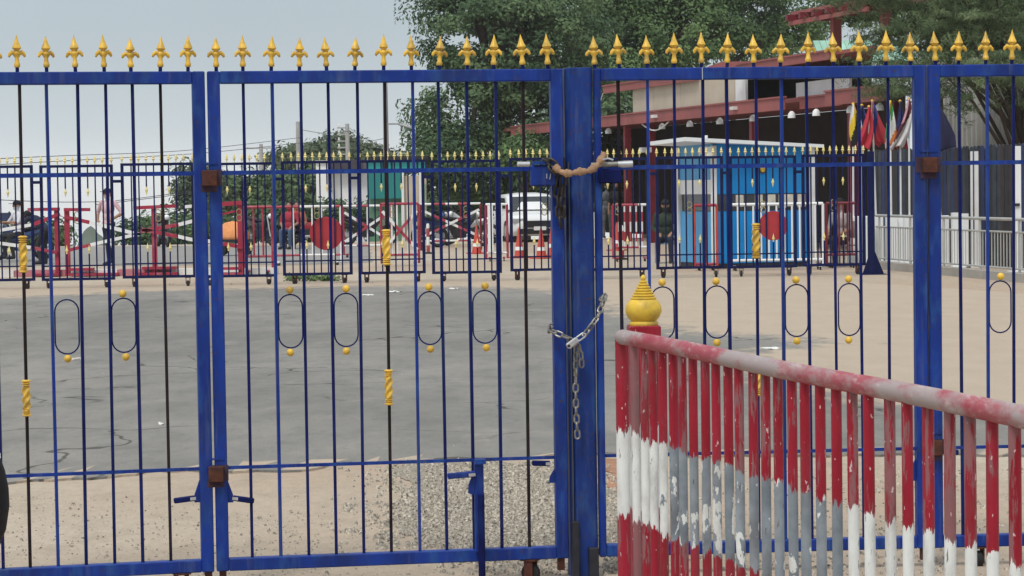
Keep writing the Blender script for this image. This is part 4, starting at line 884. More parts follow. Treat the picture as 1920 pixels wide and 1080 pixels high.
flag('drooping yellow, green and orange flag', 1672, 46.5, 1672, 192, 1674, 281, 18, 'ygwo')
flag('drooping dark blue and purple flag', 1690, 46.6, 1688, 190, 1691, 279, 14, 'nbbr')
flag('drooping white flag with a pink cross beside the double stile', 1706, 46.4, 1703, 190, 1703, 282, 18, 'pmww')
flag('large plain navy flag hanging right of the double stile', 1768, 46.0, 1750, 190, 1780, 284, 40, 'nnnn')
# white posts standing between railing and pickets
for i, (u, lab) in enumerate(((1800, 'white boxy stand behind the railing, right of the navy flag'), (1828, 'slim pale post pair behind the railing'), (1909, 'white post with dark fitting near the right picture edge'))):
    p = at(u, 44.5 if i < 2 else 42); t = thing('white_stand', lab, 'stand', p, 0, 'white stands behind the railing')
    if i == 0: MB().bx(-.15, -.01, -.08, .08, .02, 1.02).build('box', WHITE_CLEAN, t); MB().bx(.01, .15, -.08, .08, .02, 1.0).build('box', WHITE_CLEAN, t)
    elif i == 1: MB().bx(-.07, -.035, -.03, .03, 0, 2.15).build('post', WHITE, t); MB().bx(.0, .07, -.03, .03, 0, 2.15).build('post', WHITE, t)
    else: MB().bx(-.05, .05, -.05, .05, 0, 2.2).build('post', WHITE, t); MB().bx(-.07, .02, -.08, -.051, 1.15, 1.2).build('fitting', DARK_IRON, t)
    MB().bx(-.18, .18, -.12, .12, 0, .018).build('foot_plate', WHITE, t)

# ================================================================== BARRICADES BEHIND THE PANELS
def arm_boom(label, u_post, Y, ztop, parts, feet, group='red and white boom frames'):
    t = thing('boom_frame', label, 'barricade', at(u_post, Y), 0, group)
    o_ = at(u_post, Y)
    MB().bx(-.045, .045, -.04, .04, .02, ztop).build('post', RED, t)
    for (u0, v0, u1, v1, m, h) in parts:
        a_, b_ = W(u0, v0, Y-.06)-o_, W(u1, v1, Y-.06)-o_; MB().beam(a_, b_, .05, h*.78).build('arm', m, t)
    for (u0, u1, z) in feet: MB().bx((u0-u_post)*Y/F, (u1-u_post)*Y/F, -.12, .12, z, z+.05).build('foot', RED, t)
    return t
arm_boom('red boom post at far left with arms running off the picture', 109, 46.6, 1.33,
         [(52, 393, 112, 392, RED, .08), (112, 401, 62, 421, RED, .09), (62, 421, -60, 442, WHITE, .08), (107, 474, 58, 464, RED, .08), (58, 464, -60, 448, WHITE, .08)], [(62, 112, .02)])
arm_boom('red boom post just right of the leftmost one', 128, 46.4, 1.33,
         [(120, 393, 169, 393, RED, .08), (122, 407, 168, 417, RED, .09), (168, 417, 262, 440, WHITE, .085), (130, 469, 170, 459, RED, .08), (170, 459, 262, 438, WHITE, .08)], [(126, 222, .02), (132, 176, .12)])
arm_boom('red boom post where two arms cross, left of the double stile', 291, 46.3, 1.35,
         [(250, 390, 332, 386, RED, .085), (262, 434, 335, 421, RED, .09), (335, 421, 372, 412, WHITE, .09), (266, 430, 332, 443, RED, .09), (332, 443, 372, 452, WHITE, .085), (345, 388, 372, 385, WHITE, .08)], [(258, 335, .02), (268, 332, .13)])
arm_boom('red boom post right of the double stile with a swivel box', 452, 45.6, 1.38,
         [(414, 383, 456, 380, RED, .1), (414, 402, 446, 395, RED, .05), (417, 457, 458, 464, RED, .09), (378, 450, 417, 457, WHITE, .09)], [(414, 456, .02), (416, 452, .12)])
def barricade(label, u0, u1, Y, ztop, zbot, n, m_rail, m_bar, m_end=None, x_brace=None, group='barricades in the yard', wheels=True, bw=.018, Y1=None):
    a_, b_ = at(u0, Y), at(u1, Y1 or Y); d = b_-a_; wd = d.length
    t = thing('barricade', label, 'barricade', a_, math.atan2(d.y, d.x), group)
    MB().tube([(0, 0, ztop), (wd, 0, ztop)], .028, 8).build('top_rail', m_rail, t, True); MB().tube([(0, 0, zbot), (wd, 0, zbot)], .024, 8).build('bottom_rail', m_rail, t, True)
    me = m_end or m_bar
    for x in (.0, wd): MB().tube([(x, 0, .06), (x, 0, ztop)], .026, 8).build('end_post', me, t, True)
    rod = MB().tube([(0, 0, zbot), (0, 0, ztop)], bw, 8).mesh('upright', m_bar, True)
    for k in range(n): new('upright', rod, t, (wd*(k+1)/(n+1), 0, 0))
    if x_brace:
        for s in (0, 1): MB().beam((.03, -.03-.03*s, zbot+.1 if s else ztop-.15), (wd-.03, -.03-.03*s, ztop-.15 if s else zbot+.1), .03, .06).build('brace', x_brace, t)
    if wheels:
        for x in (.08, wd-.08): MB().bx(x-.03, x+.03, -.22, .22, .06, .09).build('foot', me, t); 
        for x in (.08, wd-.08):
            for y in (-.18, .18): MB().lathe([(.01, -.012), (.045, -.012), (.045, .012), (.01, .012)], (x, y, .045), 12, M=Matrix.Rotation(PI/2, 3, 'Y')).build('wheel', RUBBER, t, True)
    return t
barricade('red framed wheeled barricade left of the white uprights', 460, 512, 46.2, 1.30, .35, 2, STRIPE, RED, RED)
barricade('white upright barricade behind the left red disc', 516, 640, 51.5, 1.26, .22, 6, STRIPE, WHITE, WHITE)
barricade('red and white cross braced barricade right of the left red disc', 645, 735, 57, 1.22, .28, 1, STRIPE2, WHITE, RED, STRIPE2)
barricade('red barricade behind the upper twisted baluster', 716, 786, 50, 1.30, .24, 6, RED, WHITE, RED, STRIPE2)
barricade('dark striped barricade before the parked motorbikes', 790, 902, 60, 1.22, .30, 2, STRIPE2, RED_DARK, RED_DARK, STRIPE2)
t = barricade('white boarded barricade left of the white car', 912, 952, 52.5, 1.24, .18, 0, WHITE, WHITE, RED)
for x in (.10, .30): MB().bx(x-.06, x+.06, -.035, -.028, .2, 1.22).build('board', WHITE_CLEAN, t)
barricade('red and white wheeled barricade right of the thick gate post', 1150, 1216, 51, 1.20, .30, 5, STRIPE, STRIPEZ, RED)
barricade('red pipe frame standing at the corner of the blue booth', 1303, 1345, 44.9, 1.22, .12, 1, RED, RED_DARK, M_('orange_red_tube', (.48, .06, .035), .45))
barricade('white tubular barricade in front of the blue booth', 1370, 1544, 44.5, 1.225, .19, 11, WHITE_CLEAN, WHITE_CLEAN, WHITE_CLEAN)
barricade('dark red barricade right of the blue booth', 1550, 1606, 45.3, 1.22, .25, 6, RED_DARK, RED_DARK, RED_DARK)
# ---------------- cones and bollards
cone_b = MB().lathe([(.12, .03), (.02, .68), (.012, .70)], n=18).mesh('body', ORANGE, True); cone_s1 = MB().lathe([(.099, .18), (.072, .33)], n=18).mesh('white_band', WHITE_CLEAN, True); cone_s2 = MB().lathe([(.050, .47), (.036, .56)], n=18).mesh('white_band', WHITE_CLEAN, True)
cone_f = MB().bx(-.19, .19, -.19, .19, 0, .03).mesh('base', ORANGE)
def cone(label, u, v, s=1.):
    Y = ydist(u, v); t = thing('traffic_cone', label, 'traffic cone', at(u, Y), random.uniform(0, 1), 'orange traffic cones'); t.scale = (s, s, s)
    for n_, me in (('body', cone_b), ('white_band', cone_s1), ('white_band', cone_s2), ('base', cone_f)): new(n_, me, t)
cone('orange cone left of the white boarded barricade', 894, 476); cone('orange cone in front of the left side of the white car', 974, 484); cone('orange cone in front of the middle of the white car', 1015, 485); cone('orange cone half hidden by the thick gate post', 1036, 480, 1.1)
cone('orange cone inside the red wheeled barricade right of the post', 1157, 470)
for u, v, lab in ((803, 476, 'red and white banded slim bollard left of the motorbikes'), (1167, 487, 'red and white banded slim bollard right of the gate post')):
    Y = ydist(u, v); t = thing('bollard', lab, 'bollard', at(u, Y), 0, 'slim banded bollards'); MB().lathe([(.04, .03), (.04, .70), (.025, .75)], n=12).build('tube', STRIPEZ, t, True); MB().lathe([(.14, 0), (.13, .03), (.05, .05)], n=14).build('base', RUBBER, t, True)

# ================================================================== WHITE CAR, MOTORBIKES
CARW = M_('white_car_paint', (.74, .75, .76), .25, var=.03, scale=1, spec=.6)
def loft(b, secs):
    n_ = len(secs[0])
    for s in secs: b.v += [tuple(p) for p in s]
    for i in range(len(secs)-1):
        for k in range(n_): b.f.append((i*n_+k, i*n_+(k+1) % n_, (i+1)*n_+(k+1) % n_, (i+1)*n_+k))
    b.f += [tuple(range(n_-1, -1, -1)), tuple((len(secs)-1)*n_+k for k in range(n_))]
    return b
def rsec(y, hw, z0, z1, r=.12, crown=.03):
    return [(-hw+r*.5, y, z0), (hw-r*.5, y, z0), (hw, y, z0+r), (hw, y, z1-r*1.3), (hw-r*.7, y, z1-.02), (hw*.4, y, z1+crown), (-hw*.4, y, z1+crown), (-hw+r*.7, y, z1-.02), (-hw, y, z1-r*1.3), (-hw, y, z0+r)]
def car(label, u, Y, rz, Hc=1.42):
    t = thing('parked_car', label, 'car', at(u, Y, tz(Y)), rz); k = Hc/1.6
    b = loft(MB(), [rsec(y, hw, z0*k, z1*k) for y, hw, z0, z1 in ((-2.1, .62, .35, .70), (-2.0, .80, .24, .82), (-1.6, .88, .20, .92), (-.9, .90, .20, 1.0), (0, .91, .20, 1.03), (1.2, .91, .20, 1.04), (1.9, .88, .22, 1.02), (2.1, .78, .35, .95))]); body = b.build('body', CARW, t, True)
    c = loft(MB(), [rsec(y, hw, .98*k, z1*k, .08) for y, hw, z1 in ((-1.0, .78, 1.02), (-.35, .72, 1.52), (.2, .71, 1.60), (1.3, .71, 1.58), (1.9, .74, 1.05))]); c.build('cabin', CARW, t, True)
    MB().add([(-.66, -.985, 1.04*k), (.66, -.985, 1.04*k), (.60, -.44, 1.50*k), (-.60, -.44, 1.50*k), (-.66, -.955, 1.04*k), (.66, -.955, 1.04*k), (.60, -.41, 1.50*k), (-.60, -.41, 1.50*k)], [(0, 1, 2, 3), (7, 6, 5, 4), (0, 4, 5, 1), (1, 5, 6, 2), (2, 6, 7, 3), (3, 7, 4, 0)]).build('windscreen', GLASS, t)
    for s in (-1, 1):
        MB().bx(s*.725-.01, s*.725+.02*s+.01, -.3, 1.4, 1.10*k, 1.46*k).build('side_window', GLASS, t); MB().box((s*.60, -2.035, .72*k), (.36, .10, .14)).build('headlight', STEEL, t, bevel=.02); MB().box((s*.98, -.75, 1.10*k), (.16, .10, .13)).build('mirror', CARW, t, bevel=.03)
        for y in (-1.35, 1.35):
            w_ = MB().lathe([(.16, -.1), (.30, -.1), (.33, -.06), (.33, .06), (.30, .1), (.16, .1)], (s*.80, y, .33), 22, M=Matrix.Rotation(PI/2, 3, 'Y')).build('wheel', RUBBER, t, True); MB().lathe([(.03, .07), (.17, .085), (.17, .105), (.03, .105)], (s*.80, y, .33), 16, M=Matrix.Rotation(s*PI/2, 3, 'Y')).build('rim', STEEL, w_, True)
    MB().box((0, -2.09, .60*k), (.72, .06, .20)).build('grille', RUBBER, t); MB().box((0, -2.06, .36*k), (1.3, .10, .16)).build('bumper_intake', RUBBER, t); MB().box((0, -2.13, .46*k), (.36, .02, .11)).build('number_plate', WHITE, t)
car('white car facing the gate behind the orange cones', 990, 72, .16)
def moto(label, u, v, rz, paint, s=1.):
    Y = ydist(u, v); t = thing('motorbike', label, 'motorbike', at(u, Y), rz, 'parked motorbikes'); t.scale = (s, s, s); RX = Matrix.Rotation(PI/2, 3, 'X')
    for x in (-.62, .62):
        pts = [(x+.25*math.cos(2*PI*k/18), 0, .30+.25*math.sin(2*PI*k/18)) for k in range(18)]; w_ = MB().tube(pts, .05, 8, True, up=(0, 1, 0)).build('wheel', RUBBER, t, True); sp = MB().lathe([(.05, -.05), (.05, .05)], (x, 0, .30), 10, M=RX)
        for k in range(6): a_ = PI*k/6; sp.beam((x-.22*math.cos(a_), 0, .3-.22*math.sin(a_)), (x+.22*math.cos(a_), 0, .3+.22*math.sin(a_)), .012, .012)
        sp.build('rim', STEEL, w_)
    loft(MB(), [[(x, hw*c, z+hz*s_) for c, s_ in ((1, 0), (.7, .7), (0, 1), (-.7, .7), (-1, 0), (-.7, -.7), (0, -1), (.7, -.7))] for x, z, hw, hz in ((-.75, .78, .03, .03), (-.5, .70, .11, .10), (-.1, .58, .13, .14), (.2, .60, .12, .16), (.42, .80, .10, .12), (.50, .92, .03, .05))]).build('body', paint, t, True)
    loft(MB(), [[(x, hw*c, z+.04*s_) for c, s_ in ((1, 0), (.7, 1), (-.7, 1), (-1, 0), (-.7, -1), (.7, -1))] for x, z, hw in ((-.72, .84, .06), (-.4, .80, .13), (0, .76, .12), (.15, .74, .06))]).build('seat', RUBBER, t, True)
    MB().box((0, 0, .38), (.36, .2, .26)).build('engine', DARK_IRON, t, bevel=.03); MB().tube([(.10, .14, .28), (-.3, .15, .28), (-.7, .17, .36)], .04, 8).build('exhaust', STEEL, t, True)
    f = MB()
    for y in (-.08, .08): f.tube([(.62, y, .30), (.46, y, .90)], .02, 8)
    f.build('fork', STEEL, t, True); MB().tube([(.36, -.34, 1.02), (.44, -.16, .97), (.46, 0, .96), (.44, .16, .97), (.36, .34, 1.02)], .016, 8).build('handlebar', DARK_IRON, t, True)
    MB().ball((.53, 0, .88), (.07, .09, .08), 12, 8).build('headlight', WHITE_CLEAN, t, True)
    for y in (-.30, .30): MB().tube([(.40, y, 1.0), (.40, y*1.1, 1.14)], .007, 6).build('mirror_stem', DARK_IRON, t); MB().ball((.40, y*1.15, 1.17), (.015, .055, .04), 10, 6).build('mirror', DARK_IRON, t, True)
MP = [M_('black_bike_paint', (.012, .012, .014), .25, spec=.6), M_('blue_bike_paint', (.02, .05, .16), .25, spec=.6), M_('silver_bike_paint', (.42, .43, .44), .3, .4), M_('red_bike_paint', (.3, .02, .03), .25, spec=.6)]
moto('black motorbike nearest the boarded barricade, seen from its side', 862, 463, .35, MP[0]); moto('silver motorbike parked behind the slim bollard', 880, 459, 2.9, MP[2]); moto('dark motorbike parked left of the slim bollard', 812, 462, .9, MP[1])
moto('black motorbike parked behind the red boom pivot', 306, 463, -1.2, MP[0]); moto('dark motorbike parked right of the double stile', 490, 462, -.9, MP[0]); moto('black motorbike behind the cross braced barricade', 690, 460, .3, MP[0]); moto('dark motorbike behind the left red disc', 580, 461, 2.6, MP[3]); moto('dark motorbike under the rider at far left', 37, 489, 2.2+PI/2, MP[1])
# orange rounded tarp cover
tp = at(437, 60); o = MB()
for j in range(9):
    for i in range(15):
        a_ = PI*i/14; x = -.42+.84*j/8; s = math.sqrt(max(.02, 1-(x/.45)**2)); o.v.append((x, .3*math.cos(a_)*s, .40+(.46*math.sin(a_)*s)*(1+.06*math.sin(i*2+j))))
o.f = [(j*15+i, j*15+i+1, (j+1)*15+i+1, (j+1)*15+i) for j in range(8) for i in range(14)]
cv = thing('covered_cart', 'cart under a rounded orange cover right of the double stile', 'cart', tp)
ob = o.build('cover', M_('orange_tarp', (.68, .27, .10), .7, var=.15), cv, True); sd = ob.modifiers.new('solid', 'SOLIDIFY'); sd.thickness = .01
MB().bx(-.44, .44, -.3, .3, .34, .41).build('tray', DARK_IRON, cv)
for x in (-.3, .3): MB().lathe([(.02, -.32), (.16, -.32), (.16, -.27), (.02, -.27)], (x, 0, .16), 14, M=Matrix.Rotation(PI/2, 3, 'X')).build('wheel', RUBBER, cv, True); MB().lathe([(.02, .27), (.16, .27), (.16, .32), (.02, .32)], (x, 0, .16), 14, M=Matrix.Rotation(PI/2, 3, 'X')).build('wheel', RUBBER, cv, True); MB().bx(x-.02, x+.02, -.26, .26, .16, .34).build('axle_frame', DARK_IRON, cv)

# ================================================================== FAR LEFT: CABINS, SHOP, POLES, SIGN
def fbase(u, Y): return at(u, Y, tz(Y))
cbn = thing('white_cabin', 'tall white cabin with a dark band behind the left red disc', 'cabin', fbase(613, 105)); k = 105/F; zt = W(613, 305, 105).z-tz(105)
MB().bx(-18*k, 4*k, 0, 2, 0, zt).build('wall', WHITE_CLEAN, cbn); MB().bx(-18*k, 4*k, -.05, -.001, 1.9, 2.02).build('band', DARK_IRON, cbn); MB().bx(-18.5*k, 4.5*k, -.1, 2.1, zt, zt+.1).build('roof', WHITE, cbn)
cb2 = thing('white_cabin', 'wide white cabin under a dark flat roof left of the teal shop', 'cabin', fbase(640, 106)); zt = W(640, 318, 106).z-tz(106)
for i in range(2): MB().bx(-16*k+i*.8, -16*k+i*.8+.78, 0, 2, 0, zt).build('wall_panel', WHITE_CLEAN if i == 0 else M_('pale_grey_panel', (.6, .62, .66), .5, var=.05), cb2)
MB().bx(-18*k, 46*k, -.5, 2.2, zt+.02, zt+.42).build('roof', M_('dark_slate_roof', (.05, .045, .06), .6, var=.2), cb2); MB().bx(18*k, 44*k, .4, 2, 0, zt).build('back_wall', WHITE, cb2)
TEAL = M_('teal_awning', (.015, .20, .19), .5, var=.15, scale=1); TEALL = M_('bright_teal_panel', (.03, .42, .42), .4, var=.08)
sh = thing('teal_shop', 'small shop with a teal awning and bright teal light panels', 'shop', fbase(745, 78)); k = 78/F; b_z = tz(78); zf = lambda v: W(745, v, 78).z-b_z
MB().bx(-56*k, 58*k, 0, .2, zf(320), zf(300)).build('sign_frame', M_('navy_sign', (.02, .03, .12), .5), sh)
for i in range(7): MB().bx((-54+i*16)*k, (-42+i*16)*k, -.04, -.001, zf(316), zf(304)).build('light_panel', TEALL, sh)
MB().bx(-54*k, 12*k, -.02, .15, zf(372), zf(321)).build('awning', TEAL, sh); MB().bx(12*k, 56*k, .05, .25, 0, zf(330)).build('wall', BEIGE, sh); MB().bx(-54*k, 12*k, .3, .5, 0, zf(372)).build('lower_wall', M_('shop_green', (.10, .22, .14), .7), sh); MB().bx(44*k, 55*k, .0, .04, .1, zf(345)).build('side_door', M_('pale_green_door', (.25, .38, .26), .6), sh)
for x in (12, 45): MB().bx(x*k-.04, x*k+.04, -.1, .0, 0, zf(320)).build('post', WHITE, sh)
MB().bx(-58*k, 60*k, -.2, 3, zf(300)+.01, zf(300)+.12).build('roof', DARK_IRON, sh)
def upole(label, u, v, Y, r, arms=0, tilt=0.):
    t = thing('utility_pole', label, 'utility pole', fbase(u, Y), 0, 'utility poles'); h = W(u, v, Y).z-tz(Y)
    MB().tube([(0, 0, -.3), (tilt, 0, h)], [r*1.25, r*.8], 10).build('shaft', POLE_GREY, t, True)
    for i in range(arms):
        z = h-.25-i*.35; MB().bx(-.55 if arms > 2 else -.8, .05 if arms > 2 else .8, -.05, .05, z, z+.07).build('cross_arm', POLE_GREY, t); MB().lathe([(.03, 0), (.06, .04), (.03, .08), (.06, .12), (.02, .16)], (-.45 if arms > 2 else -.7, 0, z+.07), 8).build('insulator', WHITE, t, True)
    return t
upole('thick grey utility pole left of the big dark tree', 727, 150, 92, .11); upole('slim tapering utility pole left of the round hazy tree', 563, 228, 118, .13); upole('utility pole with stacked insulators behind the round hazy tree', 655, 232, 128, .13, 5); upole('short dark utility pole above the green hedge', 493, 270, 125, .12, 1); upole('thin utility pole between hazy trees', 708, 265, 140, .08, 1)
def wire(label, pts, Y0, Y1, sag=.5):
    P = [W(u, v, Y0+(Y1-Y0)*i/(len(pts)-1)) for i, (u, v) in enumerate(pts)]; c = catmull(P, 8); o = MB().tube([p-c[0] for p in c], .013, 5).build('overhead_wire', DARK_IRON, None, loc=c[0]); tag(o, label, 'wire', 'overhead wires')
wire('upper overhead wire sagging left from the slim tapering pole', [(-60, 300), (120, 292), (350, 282), (563, 258)], 70, 118); wire('second overhead wire just below the upper one at left', [(-60, 312), (150, 300), (380, 287), (563, 268)], 70, 118)
wire('overhead wire between the slim tapering pole and the insulator pole', [(563, 243), (610, 250), (655, 246)], 118, 128); wire('overhead wire from the insulator pole to the thick grey pole', [(655, 240), (690, 262), (727, 258)], 128, 92)
wire('low overhead wire at far left above the boom posts', [(-60, 372), (120, 379), (240, 374), (400, 352)], 75, 95); wire('lowest overhead wire left of the double stile', [(180, 384), (280, 372), (400, 356)], 80, 95)
# street lamp arm by the big tree
sl = thing('street_lamp', 'street lamp arm poking out left of the big dark tree', 'street lamp', fbase(779, 80)); lz = W(775, 240, 80)-fbase(779, 80)
MB().tube([(0, 0, -.2), (0, 0, lz.z-.1), (-.05, 0, lz.z), (-.5, 0, lz.z+.13)], [.06, .05, .04, .03], 8).build('pole', POLE_GREY, sl, True); MB().box((-.66, 0, lz.z+.15), (.36, .16, .05)).build('lamp_head', POLE_GREY, sl, bevel=.015)
ss = thing('dark_signboard', 'dark blue signboard on posts at the far left edge', 'sign', fbase(-4, 72)); kz = lambda v: W(0, v, 72).z
MB().bx(-.6, .42, -.02, .02, kz(414), kz(399)).build('board', M_('navy_board', (.03, .04, .10), .5), ss)
for x in (-.4, .3): MB().bx(x-.03, x+.03, .021, .06, 0, kz(400)).build('post', DARK_IRON, ss)

# ================================================================== HAZE
hz_ = MB().bx(-3010, 3010, -40, 5010, tz(5000)-1, 14).build('haze', None); stuff(tag(hz_, 'thin pale mist hanging in the air over the yard', 'haze'))
hm = bpy.data.materials.new('mist'); hm.use_nodes = True; hn = hm.node_tree; hn.nodes.clear(); ho = hn.nodes.new('ShaderNodeOutputMaterial'); hv = hn.nodes.new('ShaderNodeVolumePrincipled')
hv.inputs['Color'].default_value = (.93, .96, 1, 1); hv.inputs['Density'].default_value = .00024; hn.links.new(hv.outputs[0], ho.inputs['Volume']); hz_.data.materials.append(hm)
sc.cycles.volume_bounces = 1

# ================================================================== PEOPLE
def person(label, loc, rz, J, cols, group='people in the yard', cap=None, hair=True, voxel=.012):
    # J: joints in the person's own frame (x right, y forward, z up); one continuous body surface
    t = thing('person', label, 'person', loc, rz, group)
    V = {k: Vector(v) for k, v in J.items()}; segs = []; b = MB()
    def cap_(a_, c, ra, rc, part, ell=1.):
        a_, c = Vector(a_), Vector(c); b.tube([a_, a_.lerp(c, .5), c], [ra, (ra+rc)/2*1.02, rc], 12, ell=ell, up=(0, 1, 0) if abs((c-a_).normalized().y) < .9 else (0, 0, 1)); b.ball(a_, ra, 10, 8); b.ball(c, rc, 10, 8); segs.append((a_, c, part))
    pel, ch_, nk, hd = V['pelvis'], V['chest'], V['neck'], V['head']
    ax = (ch_-pel).normalized(); side = (V['sr']-V['sl']).normalized(); fr = ax.cross(side).normalized(); RM = Matrix((side, fr, ax)).transposed()
    b.ball(pel, (.165, .115, .12), 14, 10, RM); segs.append((pel-ax*.06, pel, 'leg'))
    b.ball(pel.lerp(ch_, .45), (.145, .10, .16), 14, 10, RM); b.ball(ch_, (.175, .115, .17), 14, 10, RM); b.ball(ch_.lerp(nk, .55), (.15, .085, .08), 14, 10, RM); segs.append((pel+ax*.09, nk-ax*.03, 'top'))
    cap_(nk-ax*.04, hd-Vector((0, 0, .08)), .055, .05, 'skin')
    hf = (V['look'] if 'look' in V else Vector((0, 1, 0))).normalized(); hx = hf.cross(Vector((0, 0, 1))).normalized(); hz = hx.cross(hf); HM = Matrix((hx, hf, hz)).transposed()
    b.ball(hd, (.075, .092, .112), 14, 12, HM); b.ball(hd+HM @ Vector((0, .03, -.07)), (.052, .06, .05), 12, 8, HM); b.ball(hd+HM @ Vector((0, .098, -.012)), (.013, .018, .024), 8, 6, HM)
    for s in (-1, 1): b.ball(hd+HM @ Vector((s*.077, -.005, -.005)), (.012, .022, .032), 8, 6, HM)
    segs.append((hd-hz*.05, hd+hz*.09, 'skin'))
    for s in 'lr':
        cap_(V['s'+s], V['e'+s], .056, .043, 'sleeve'); cap_(V['e'+s], V['w'+s], .042, .029, 'fore')
        w_, e_ = V['w'+s], V['e'+s]; d = (w_-e_).normalized(); sd_ = d.cross(Vector((.2, .3, 1))).normalized(); pm = w_+d*.055
        b.ball(pm, .030, 10, 8); b.ball(w_+d*.03, .028, 8, 6)
        for i, (off, ln) in enumerate(((-.030, .060), (-.011, .075), (.009, .070), (.027, .055))):
            p0_ = pm+sd_*off+d*.02; p1_ = p0_+d*ln*.6; p2_ = p1_+(d*.6+d.cross(sd_)*.7).normalized()*ln*.5; b.tube([p0_, p1_, p2_], [.010, .0095, .008], 8)
        q0 = w_+d*.03+sd_*-.025; q1 = q0+(d*.5-sd_).normalized()*.035; b.tube([q0, q1, q1+(d-sd_*.2).normalized()*.03], [.012, .011, .009], 8)
        segs.append((w_+d*.02, w_+d*.13, 'skin'))
        cap_(V['h'+s], V['k'+s], .088, .060, 'leg'); cap_(V['k'+s], V['a'+s], .058, .042, 'leg')
        a_ = V['a'+s]; f = V['f'+s] if 'f'+s in V else a_+Vector((0, .17, -.05)); cap_(a_-Vector((0, 0, .035)), f, .045, .036, 'shoe')
    me = b.mesh('raw'); tmp = bpy.data.objects.new('raw', me); col.objects.link(tmp)
    rm = tmp.modifiers.new('r', 'REMESH'); rm.mode = 'VOXEL'; rm.voxel_size = voxel; sm = tmp.modifiers.new('s', 'SMOOTH'); sm.factor = .5; sm.iterations = 3
    dg = bpy.context.evaluated_depsgraph_get(); me2 = bpy.data.meshes.new_from_object(tmp.evaluated_get(dg)); bpy.data.objects.remove(tmp); bpy.data.meshes.remove(me)
    names = ['skin', 'top', 'sleeve', 'fore', 'leg', 'shoe']; me2.materials.clear()
    for n_ in names: me2.materials.append(cols.get(n_, SKIN))
    ctr = np.zeros(len(me2.polygons)*3, dtype=np.float32); me2.polygons.foreach_get('center', ctr); ctr = ctr.reshape(-1, 3); best = np.full(len(ctr), 1e9); idx = np.zeros(len(ctr), dtype=np.int32)
    rad = {'top': .14, 'leg': .07, 'skin': .05, 'sleeve': .05, 'fore': .036, 'shoe': .05}
    for a_, c, part in segs:
        A_, C_ = np.array(a_), np.array(c); ab = C_-A_; tt = np.clip(((ctr-A_) @ ab)/max(1e-9, ab @ ab), 0, 1); dd = np.linalg.norm(ctr-(A_+tt[:, None]*ab), axis=1)-rad[part]; k = dd < best; best[k] = dd[k]; idx[k] = names.index(part)
    me2.polygons.foreach_set('material_index', idx); me2.polygons.foreach_set('use_smooth', [True]*len(ctr)); me2.name = 'body'; new('body', me2, t)
    if cap: 
        c = MB().ball(hd+HM @ Vector((0, -.005, .045)), (.086, .102, .085), 14, 10, HM).build('cap', cap, t, True); MB().box(hd+HM @ Vector((0, .13, .045)), (.13, .10, .012), HM).build('peak', cap, c, bevel=.004)
    elif hair: MB().ball(hd+HM @ Vector((0, -.018, .03)), (.083, .092, .098), 14, 10, HM).build('hair', BLACK, t, True)
    for s in (-1, 1): MB().ball(hd+HM @ Vector((s*.03, .083, .008)), (.011, .008, .008), 8, 6, HM).build('eye', DARK_IRON, t)
    return t
STAND = dict(pelvis=(0, 0, .93), chest=(0, .01, 1.27), neck=(0, 0, 1.46), head=(0, .02, 1.60), sl=(-.19, 0, 1.40), sr=(.19, 0, 1.40), el=(-.25, -.02, 1.12), er=(.25, -.02, 1.12), wl=(-.25, .08, .88), wr=(.25, .08, .88), hl=(-.09, 0, .90), hr=(.09, 0, .90), kl=(-.10, .02, .50), kr=(.10, .02, .50), al=(-.11, -.02, .09), ar=(.11, -.02, .09))
SIT = dict(pelvis=(0, 0, .52), chest=(0, .03, .86), neck=(0, .03, 1.05), head=(0, .06, 1.19), sl=(-.19, .03, .99), sr=(.19, .03, .99), el=(-.25, .04, .72), er=(.25, .04, .72), wl=(-.14, .26, .62), wr=(.14, .26, .62), hl=(-.09, .04, .50), hr=(.09, .04, .50), kl=(-.13, .43, .50), kr=(.13, .43, .50), al=(-.13, .42, .09), ar=(.13, .42, .09))
def pose(base, **k): d = dict(base); d.update(k); return d
DK = M_('charcoal_cloth', (.022, .022, .026), .85, var=.25); NV = M_('navy_cloth', (.015, .02, .045), .85, var=.25); GRN = M_('dark_green_uniform', (.025, .038, .022), .85, var=.3, scale=12); JEAN = M_('blue_jeans', (.06, .10, .17), .85, var=.2); CAMO = M_('grey_camouflage', (.12, .13, .14), .85, var=.55, scale=9); REDC = M_('red_shirt', (.36, .03, .05), .85); GREYC = M_('grey_shirt', (.34, .33, .33), .85); SHOE = M_('black_shoe', (.012, .012, .012), .5)
def cset(top, leg, fore=None, sleeve=None): return dict(skin=SKIN, top=top, sleeve=sleeve or top, fore=fore or SKIN, leg=leg, shoe=SHOE)
PINK = M_('pale_pink_shirt', (.58, .40, .44), .85, var=.1); PALE = M_('pale_shirt', (.55, .55, .60), .85, var=.1)
person('person in black cap, pale pink shirt and dark trousers behind the left fence', at(205, 53.6), 2.6, pose(STAND, el=(-.34, -.08, 1.16), er=(.36, -.06, 1.15), wl=(-.20, .12, 1.02), wr=(.22, .10, 1.0), kl=(-.10, .16, .52), al=(-.10, .12, .09), kr=(.10, -.06, .50), ar=(.12, -.26, .12)), cset(PINK, DK), cap=BLACK)
person('person in dark clothes leaning over the leftmost red boom', at(80, 54.8), 1.2, pose(STAND, pelvis=(0, -.1, .80), chest=(0, .14, 1.0), neck=(0, .30, 1.08), head=(0, .40, 1.12), sl=(-.19, .24, 1.06), sr=(.19, .24, 1.06), el=(-.24, .40, .86), er=(.24, .42, .86), wl=(-.2, .60, .92), wr=(.2, .6, .92), hl=(-.09, -.1, .78), hr=(.09, -.1, .78), kl=(-.1, .05, .46), kr=(.1, .0, .46)), cset(NV, DK, NV))
UP = {k: (v[0], v[1], v[2]+(.16 if k not in ('al', 'ar') else .02)) for k, v in SIT.items()}
